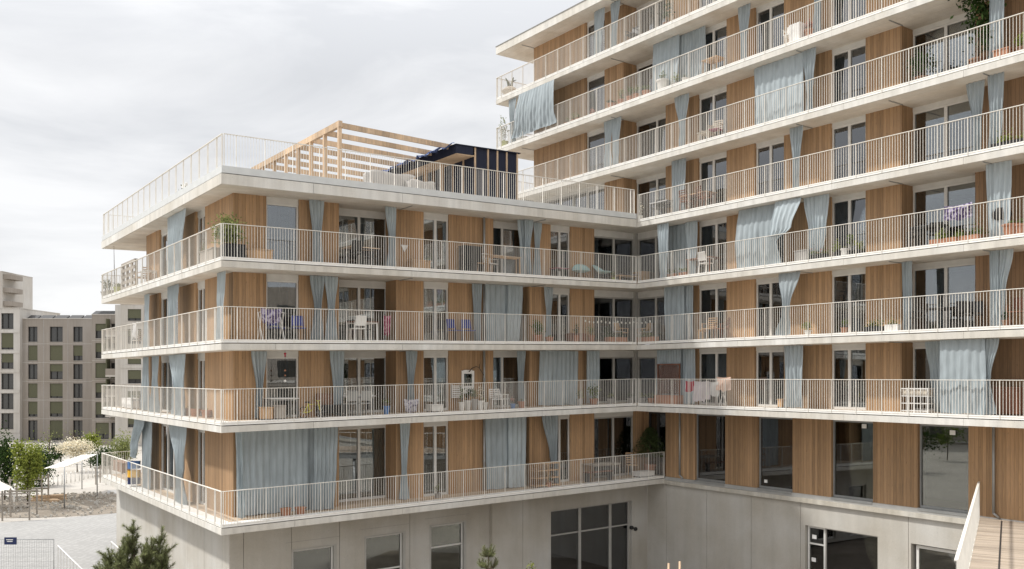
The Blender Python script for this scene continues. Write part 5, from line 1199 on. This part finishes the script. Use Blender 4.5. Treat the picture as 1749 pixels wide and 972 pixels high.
# ------------------------------------------------------------------ trees
def pine(name, label, px, Y, ztop, spread, n_whorl, seed, needle=.15, mt='needle', scale=1.0, shoots=True):
    rg = random.Random(seed); x = (px - CXP)/FPX*Y
    t = thing(name, label, 'pine tree', (x, Y, GROUND)); H = ztop - GROUND
    MB().tube([(0, 0, 0), (.02, 0, H*.5), (0, 0, H)], [.09*scale, .06*scale, .012], 8).build('trunk', 'bark', t)
    br_, nd = MB(), MB()
    def shoot(p, d, L, dens):
        d = d.normalized(); u = d.cross(Vector((.3, .2, .9))).normalized(); v = d.cross(u)
        br_.tube([p, p + d*L], [.011, .006], 5)
        for i in range(int(dens*L)):
            q = p + d*(L*(.08 + .92*rg.random())); a = rg.uniform(0, 6.283); o = (u*math.cos(a) + v*math.sin(a))
            nd_ = (d*rg.uniform(.45, 1.1) + o).normalized()*needle*rg.uniform(.7, 1.15); s = nd_.cross(d).normalized()*.0042
            nd.quad(q - s, q + s, q + nd_ + s*.25, q + nd_ - s*.25)
    for w_ in range(n_whorl):
        f = w_/(n_whorl - 1); z = H*(1 - (.02 + .62*f)); R_ = spread*(.16 + .95*f**.8)
        m_ = 5 + int(3*f)
        for j in range(m_):
            a = 2*math.pi*(j + rg.uniform(-.3, .3))/m_ + w_*.8; rr = R_*rg.uniform(.75, 1.15)
            p0 = Vector((0, 0, z)); p1 = Vector((math.cos(a)*rr*.6, math.sin(a)*rr*.6, z + rr*.22)); p2 = Vector((math.cos(a)*rr, math.sin(a)*rr, z + rr*.62))
            br_.tube([p0, p1, p2], [.025*scale, .016*scale, .008], 5)
            shoot(p1, p2 - p1, (p2 - p1).length, 260); shoot(p0.lerp(p1, .5), p1 - p0, (p1 - p0).length*.5, 150)
            shoot(p2, (p2 - p1).normalized() + Vector((0, 0, 1.1)), rg.uniform(.22, .42)*scale, 330)
            for q in range(3):
                s0 = p0.lerp(p2, rg.uniform(.4, .9)); s0.z = (p1.z + p2.z)/2 - .05; shoot(s0, Vector((math.cos(a + rg.uniform(-1.3, 1.3)), math.sin(a + rg.uniform(-1.3, 1.3)), rg.uniform(.4, 1.4))), rg.uniform(.2, .4)*scale, 300)
    shoot(Vector((0, 0, H - .35)), Vector((.05, 0, 1)), .4, 320)
    br_.build('branches', 'bark', t); nd.build('needles', mt, t)
def bushy_pine(name, label, px, Y, leaders, seed):
    """several upright leaders (px offset, top py, depth offset), each ringed with long needles"""
    rg = random.Random(seed); x = (px - CXP)/FPX*Y; k = Y/FPX
    t = thing(name, label, 'pine tree', (x, Y, GROUND)); br_, nd = MB(), MB()
    H = (HYP - min(l[1] for l in leaders))*k - GROUND
    MB().tube([(0, 0, 0), (.03, 0, H*.45), (.0, 0, H - .5)], [.1, .07, .02], 8).build('trunk', 'bark', t)
    def shoot(p, q, dens, ln):
        d = (q - p); L = d.length; d.normalize(); u = d.cross(Vector((.31, .22, .4))).normalized(); v = d.cross(u)
        br_.tube([p, q], [.012, .005], 5)
        for i in range(int(dens*L)):
            f = rg.random(); c = p + d*(L*f); a = rg.uniform(0, 6.283); o = u*math.cos(a) + v*math.sin(a)
            e = (d*rg.uniform(.5, 1.25) + o).normalized()*ln*rg.uniform(.6, 1.1)*(1 - .35*f); s = e.cross(d).normalized()*.005
            nd.quad(c - s, c + s, c + e + s*.3, c + e - s*.3)
    for dx, py, dy in leaders:
        zt = (HYP - py)*k - GROUND; q = Vector((dx*k, dy, zt)); L = rg.uniform(.5, .75); p0 = Vector((dx*k*.9 + rg.uniform(-.04, .04), dy*.9, zt - L)); c0 = Vector((0, 0, zt - L - .55 - abs(dx)*k*.5))
        br_.tube([c0, c0.lerp(p0, .6) - Vector((0, 0, .06)), p0], [.028, .02, .013], 6); shoot(p0, q, 520, .16); shoot(c0.lerp(p0, .3), p0, 360, .17)
        for j in range(15):
            f = rg.uniform(.0, .6); s0 = p0.lerp(q, f) if j % 2 else c0.lerp(p0, .5 + f*.7); a = rg.uniform(0, 6.283); dd = Vector((math.cos(a)*.55, math.sin(a)*.55, rg.uniform(.45, .9))).normalized()
            shoot(s0, s0 + dd*rg.uniform(.15, .36), 400, .15)
    br_.build('branches', 'bark', t); nd.build('needles', 'needle', t)
LD = [(-16, 915, .15), (34, 918, -.15), (-33, 943, .3), (50, 945, .2), (20, 946, -.5), (-8, 958, .4), (-54, 975, -.3), (8, 970, -.6), (-24, 975, .6), (60, 975, -.3), (-1, 889, 0), (46, 903, .1), (26, 928, -.3), (-24, 921, .2), (-38, 934, -.2), (12, 925, .35), (-12, 930, -.4), (58, 930, -.1), (-52, 948, .1), (38, 940, .4), (-30, 955, -.5), (0, 950, -.55), (22, 962, .5), (52, 958, -.4), (-60, 966, -.1), (-44, 975, .4), (10, 985, -.6), (40, 985, -.5), (-18, 990, .5), (62, 985, .3), (-66, 1000, -.3), (30, 1010, -.7), (-10, 1012, -.7), (66, 1015, -.2)]
bushy_pine('pine_tree', 'long needled pine with upright shoots before the base corner', 229, 21.5, LD, 4)
pine('pine_tree', 'small pine tip showing at the bottom middle', 834, 25.5, -(938 - HYP)/FPX*25.5 - .1, .55, 9, 9, needle=.09, scale=.7)
def tree(name, label, px, base, Y, cpx, cpy, wpx, hpx, leaf, n, L, seed, cat='tree', gaps=9, trunk_r=.06, dense=.34, group=None):
    rg = random.Random(seed); k = Y/FPX; x = (px - CXP)*k
    t = thing(name, label, cat, (x, Y, GROUND), 0, group); cx = (cpx - CXP)*k - x; cz = (HYP - cpy)*k - GROUND; rx = wpx*k/2; rz = hpx*k/2
    cl = []
    for i in range(gaps):
        while True:
            p = Vector((rg.uniform(-1, 1), rg.uniform(-1, 1), rg.uniform(-1, 1)))
            if p.length < 1: break
        cl.append(Vector((cx + p.x*rx*.8, p.y*rx*.8, cz + p.z*rz*.85)))
    tr = MB(); tr.tube([(0, 0, 0), (cx*.3, 0, cz*.5), (cx, 0, cz)], [trunk_r, trunk_r*.75, trunk_r*.4], 8)
    tk = tr.build('trunk', 'bark', t); bb = MB()
    for c in cl: bb.tube([Vector((cx*.6, 0, max(.3, cz - rz*rg.uniform(.2, .9)))), c], [trunk_r*.4, .008], 5)
    bb.build('branches', 'bark', t)
    f = MB()
    for i in range(n):
        c = cl[i % gaps]; s = dense*(.6 + .8*((i*7) % 5)/5)
        f.leaf((c.x + rg.gauss(0, s)*rx, c.y + rg.gauss(0, s)*rx, max(.05, c.z + rg.gauss(0, s)*rz*.8)), L*rg.uniform(.6, 1.4), L*.6, rg)
    f.build('crown', leaf, t); return t
tree('sapling', 'light green young tree with wooden stakes on the square', 47, 855, 66, 47, 786, 50, 104, 'leaf_lime', 3600, .19, 1, gaps=20, dense=.25)
tree('dark_pine', 'dark conifer at the left picture edge', 8, 850, 70, 10, 790, 44, 92, 'leaf_dark', 3000, .19, 2, gaps=14)
tree('dark_pine', 'dark conifer behind the light green young tree', 68, 840, 80, 70, 795, 46, 80, 'leaf_dark', 3000, .19, 12, gaps=12)
tree('blossom_shrub', 'white blossoming shrub behind the sail canopy', 132, 800, 92, 130, 768, 46, 36, 'blossom', 3600, .18, 5, 'shrub', gaps=12)
tree('green_shrub', 'fresh green shrub right of the blossoming one', 155, 795, 96, 152, 757, 34, 34, 'leaf_lime', 2400, .18, 6, 'shrub', gaps=8)
tree('green_shrub', 'dark shrub at the foot of the loggia block', 178, 800, 88, 176, 785, 44, 34, 'leaf_dark', 2400, .18, 7, 'shrub', gaps=8)
tree('green_shrub', 'light leafed shrub behind the lowest side balcony', 215, 800, 90, 212, 768, 46, 50, 'leaf_pale', 2400, .18, 8, 'shrub', gaps=10)
tree('green_shrub', 'low dark shrub in front of the three column block', 105, 800, 100, 100, 772, 36, 24, 'leaf_dark', 1800, .18, 13, 'shrub', gaps=7)
tree('bare_tree', 'thin bare young tree in front of the three column block', 84, 800, 98, 84, 748, 26, 42, 'leaf_pale', 110, .18, 9, gaps=12)
tree('bare_tree', 'bare shrub under the right windows of the three column block', 140, 790, 104, 122, 742, 34, 40, 'leaf_pale', 60, .15, 10, gaps=14)
tree('sapling', 'little sprouting sapling at the bottom middle right', 912, 1000, 27, 909, 972, 20, 22, 'leaf_lime', 70, .06, 11, gaps=5, trunk_r=.02)

# ------------------------------------------------------------------ square: canopy, racks, timber, fences
def at(px, py, Y): return Vector(((px - CXP)/FPX*Y, Y, (HYP - py)/FPX*Y))
cn = thing('sail_canopy', 'white sail canopy stretched on poles over the bicycle stands', 'canopy', (*G(118, 835), GROUND)); o = cn.location
A_, B_, C_, D_ = at(72, 801, 70), at(110, 797, 66), at(166, 776, 72), at(140, 777, 78)
b = MB().grid(lambda s, v: (A_.lerp(B_, s).lerp(D_.lerp(C_, s), v) - o) + Vector((0, 0, -.35*math.sin(math.pi*s)*math.sin(math.pi*v))), 10, 14); b.build('sail', 'canopy_cloth', cn)
for p in (A_, B_, C_, D_): MB().tube([(p.x - o.x, p.y - o.y, 0), (p.x - o.x, p.y - o.y, p.z - o.z)], .045, 8).build('pole', 'grey_metal', cn)
for i in range(11):
    x, y = G(84 + i*7.4, 833 - i*1.7); t = thing('bicycle_stand', 'thin white hoop stand in the row under the sail canopy', 'bicycle stand', (x, y, GROUND + .01), .5, 'hoop stands under the canopy')
    MB().tube([(-.05, -.35, 0), (0, -.35, .8), (0, -.2, .95), (0, .2, .95), (0, .35, .8), (.05, .35, 0)], .03, 6).build('hoop', 'white_metal', t)
tn = thing('market_tent', 'pale low tent roof at the left picture edge', 'tent', (*G(4, 872), GROUND)); o = tn.location; Yt = o.y
b = MB(); r4 = [at(-25, 840, Yt - 1.5), at(24, 836, Yt - 1.5), at(20, 831, Yt + 1.5), at(-25, 833, Yt + 1.5)]; ap = at(0, 822, Yt)
for i in range(4): b.quad(r4[i] - o, r4[(i+1) % 4] - o, ap - o)
b.build('roof', 'canopy_cloth', tn)
for p in r4: MB().tube([(p.x - o.x, p.y - o.y, 0), (p.x - o.x, p.y - o.y, p.z - o.z)], .03, 6).build('pole', 'white_metal', tn)
def stake_frame(px, py, label, wpx=40, h=2.0):
    x, y = G(px, py); wd = wpx*y/FPX; t = thing('tree_guard', label, 'tree guard', (x, y, GROUND), .2)
    for i in (-1, 1):
        for j in (-1, 1): MB().box(i*wd/2 - .045, i*wd/2 + .045, j*.8 - .045, j*.8 + .045, 0, h).build('post', 'grey_wood', t)
    for z in (h*.5, h*.9):
        for j in (-1, 1): MB().box(-wd/2 - .1, wd/2 + .1, j*.8 - .09, j*.8 - .062, z - .05, z + .05).build('rail', 'grey_wood', t)
stake_frame(34, 886, 'pale wooden post guard around the light green young tree', 42); stake_frame(50, 862, 'second wooden post guard further back', 50, 2.2)
stake_frame(176, 826, 'dark wooden post guard right of the earth heap', 16, 1.6)
t = thing('timber_stack', 'stack of squared timbers on the bare earth', 'timber', (*G(84, 862), GROUND + .25), .15)
for i, (x, y, z, L, a) in enumerate(((0, 0, 0, 2.2, .1), (.1, .4, 0, 2.0, .0), (-.2, -.4, 0, 1.8, .2), (0, .1, .24, 2.0, -.1), (.3, .35, .24, 1.6, .3), (-.5, -.1, .24, 1.3, .6), (.4, -.5, 0, 1.2, -.4))):
    MB().bar((x - L/2*math.cos(a), y - L/2*math.sin(a), z + .12), (x + L/2*math.cos(a), y + L/2*math.sin(a), z + .12), .22, .2).build('beam', 'pine_wood', t)
Yf = 42.8; z0 = GROUND
fn_ = thing('mesh_fence', 'temporary wire mesh fence with a dark sign at lower left', 'fence', ((20 - CXP)/FPX*Yf, Yf, GROUND)); o = fn_.location
xa, xb = (-120 - CXP)/FPX*Yf - o.x, (92 - CXP)/FPX*Yf - o.x; H = 2.0
for x0_, x1_ in ((xa, xa + 2.4), (xa + 2.5, xb)):
    b = MB(); b.tube([(x0_, 0, 0), (x0_, 0, H), (x1_, 0, H), (x1_, 0, 0)], .022, 6).bar((x0_, 0, .12), (x1_, 0, .12), .03); b.build('frame', 'grey_metal', fn_)
    b = MB(); x = x0_ + .1
    while x < x1_ - .05: b.bar((x, 0, .12), (x, 0, H), .007); x += .11
    for i in range(8): b.bar((x0_, .005, .3 + i*.22), (x1_, .005, .3 + i*.22), .007)
    b.build('mesh', 'grey_metal', fn_)
    MB().box(x0_ - .2, x0_ + .2, -.35, .35, -.0, .14).build('foot', 'base_concrete', fn_)
t = thing('sign', 'small navy sign with white lettering strips on the mesh fence', 'sign', (at(18, 924, Yf - .05))); MB().box(-.29, .29, -.008, .008, -.17, .17).build('board', 'navy', t)
for z, w_ in ((.06, .2), (-.02, .16)): MB().box(-w_, w_*.6, -.012, -.0085, z - .02, z + .02).build('lettering', 'paper', t)
def handrail(label, pts):
    t = thing('handrail', label, 'handrail', (pts[0].x, pts[0].y, GROUND), 0, 'white handrails by the square'); o = t.location
    MB().tube([p - o for p in pts], .025, 6).build('top_rail', 'white_metal', t)
    n = 9
    for i in range(n):
        q = i/(n - 1); p = pts[0].lerp(pts[-1], q); MB().bar((p.x - o.x, p.y - o.y, 0), (p.x - o.x, p.y - o.y, p.z - o.z), .03).build('baluster', 'white_metal', t)
handrail('white handrail descending beside the mesh fence', [at(99, 932, 44), at(143, 975, 38)])
handrail('white handrail half hidden by the long needled pine', [at(190, 925, 42), at(246, 975, 37)])
for i, px in enumerate((1141, 1160)):
    t = thing('wooden_stake', ['left of two wooden stakes at the bottom edge', 'right of two wooden stakes at the bottom edge'][i], 'stake', ((px - CXP)/FPX*28, 28, GROUND)); zt = -(962 - i*3 - HYP)/FPX*28 - GROUND
    MB().tube([(0, 0, 0), (.02, 0, zt)], .035, 8).build('pole', 'pine_wood', t)
# lamp camera on the glazed entrance
t = thing('surveillance_camera', 'black twin camera mounted at the glazed entrance', 'camera', W('A', ux('A', 1079, 1.35), 1.35, zA(1079, 888, 1.35)), ROT['A'])
MB().lathe([(.01, -.1), (.1, -.06), (.11, 0), (.08, .07), (.01, .09)], 12, (-.1, -.1, 0)).build('dome', 'black_plastic', t); MB().lathe([(.01, -.1), (.1, -.06), (.11, 0), (.08, .07), (.01, .09)], 12, (.12, -.12, -.08)).build('dome', 'black_plastic', t); MB().bar((0, .1, .05), (0, -.1, .02), .05).build('bracket', 'dark_metal', t)
# paper notices on panes
for F, px, py, d, s, lab in (('B', 1476, 728, DBL + .12, .1, 'small white notice at the top of the third large window'), ('B', 1627, 739, DBL + .12, .1, 'small white notice at the top of the rightmost large window'), ('B', 1308, 822, DBL + .12, .08, 'small white notice low on the second large window'),
    ('B', 1391, 917, DBL + .13, .1, 'white notice on the tilted top pane of the ground door'), ('B', 1390, 956, DBL + .13, .1, 'white notice on the lower pane of the ground door'), ('A', 1063, 925, dA + .18, .17, 'white paper on the glazed entrance door')):
    u = ux(F, px, d); t = MB().box(-s, s, -.004, .004, -s*.8, s*.8).build('notice', 'paper'); t.location = W(F, u, d, zA(px, py, d, F) + (SLOPE*u if F == 'A' else 0)); t.rotation_euler = (0, 0, ROT[F]); tag(t, lab, 'notice')

mirror_block('long concrete apartment block across the square, seen only mirrored in the panes', -92, 8, R(90), 76, 17.5, 14)
for i, (x, y) in enumerate(((-58, 14), (-66, 23), (-52, 27), (-40, 16))):
    px = CXP + FPX*x/40.0
    k = 40.0/FPX
    tree('square_tree', 'young tree across the square, mirrored in the large lower panes', px, 0, 40.0, px, HYP + 6.2/k, 3.4/k, 3.6/k, 'leaf_green' if i % 2 else 'leaf_dark', 500, .3, 30 + i, gaps=10, group='trees mirrored in the large lower panes').location = (x, y, GROUND)

mirror_block('concrete apartment block behind the footbridge, seen only mirrored in the left wing windows', 42, -6, R(-124), 44, 19, 12)
for i, (x, y) in enumerate(((27, 4), (23, -3))):
    tree('square_tree', ['leafy courtyard tree near the footbridge, mirrored in the upper left wing panes', 'leafy courtyard tree behind the footbridge start, mirrored in the left wing panes'][i], CXP, 0, 40.0, CXP, HYP - (1 if i else -1)*FPX/40, 4.6*FPX/40, 6*FPX/40, 'leaf_dark', 700, .3, 50 + i, gaps=14).location = (x, y, GROUND)
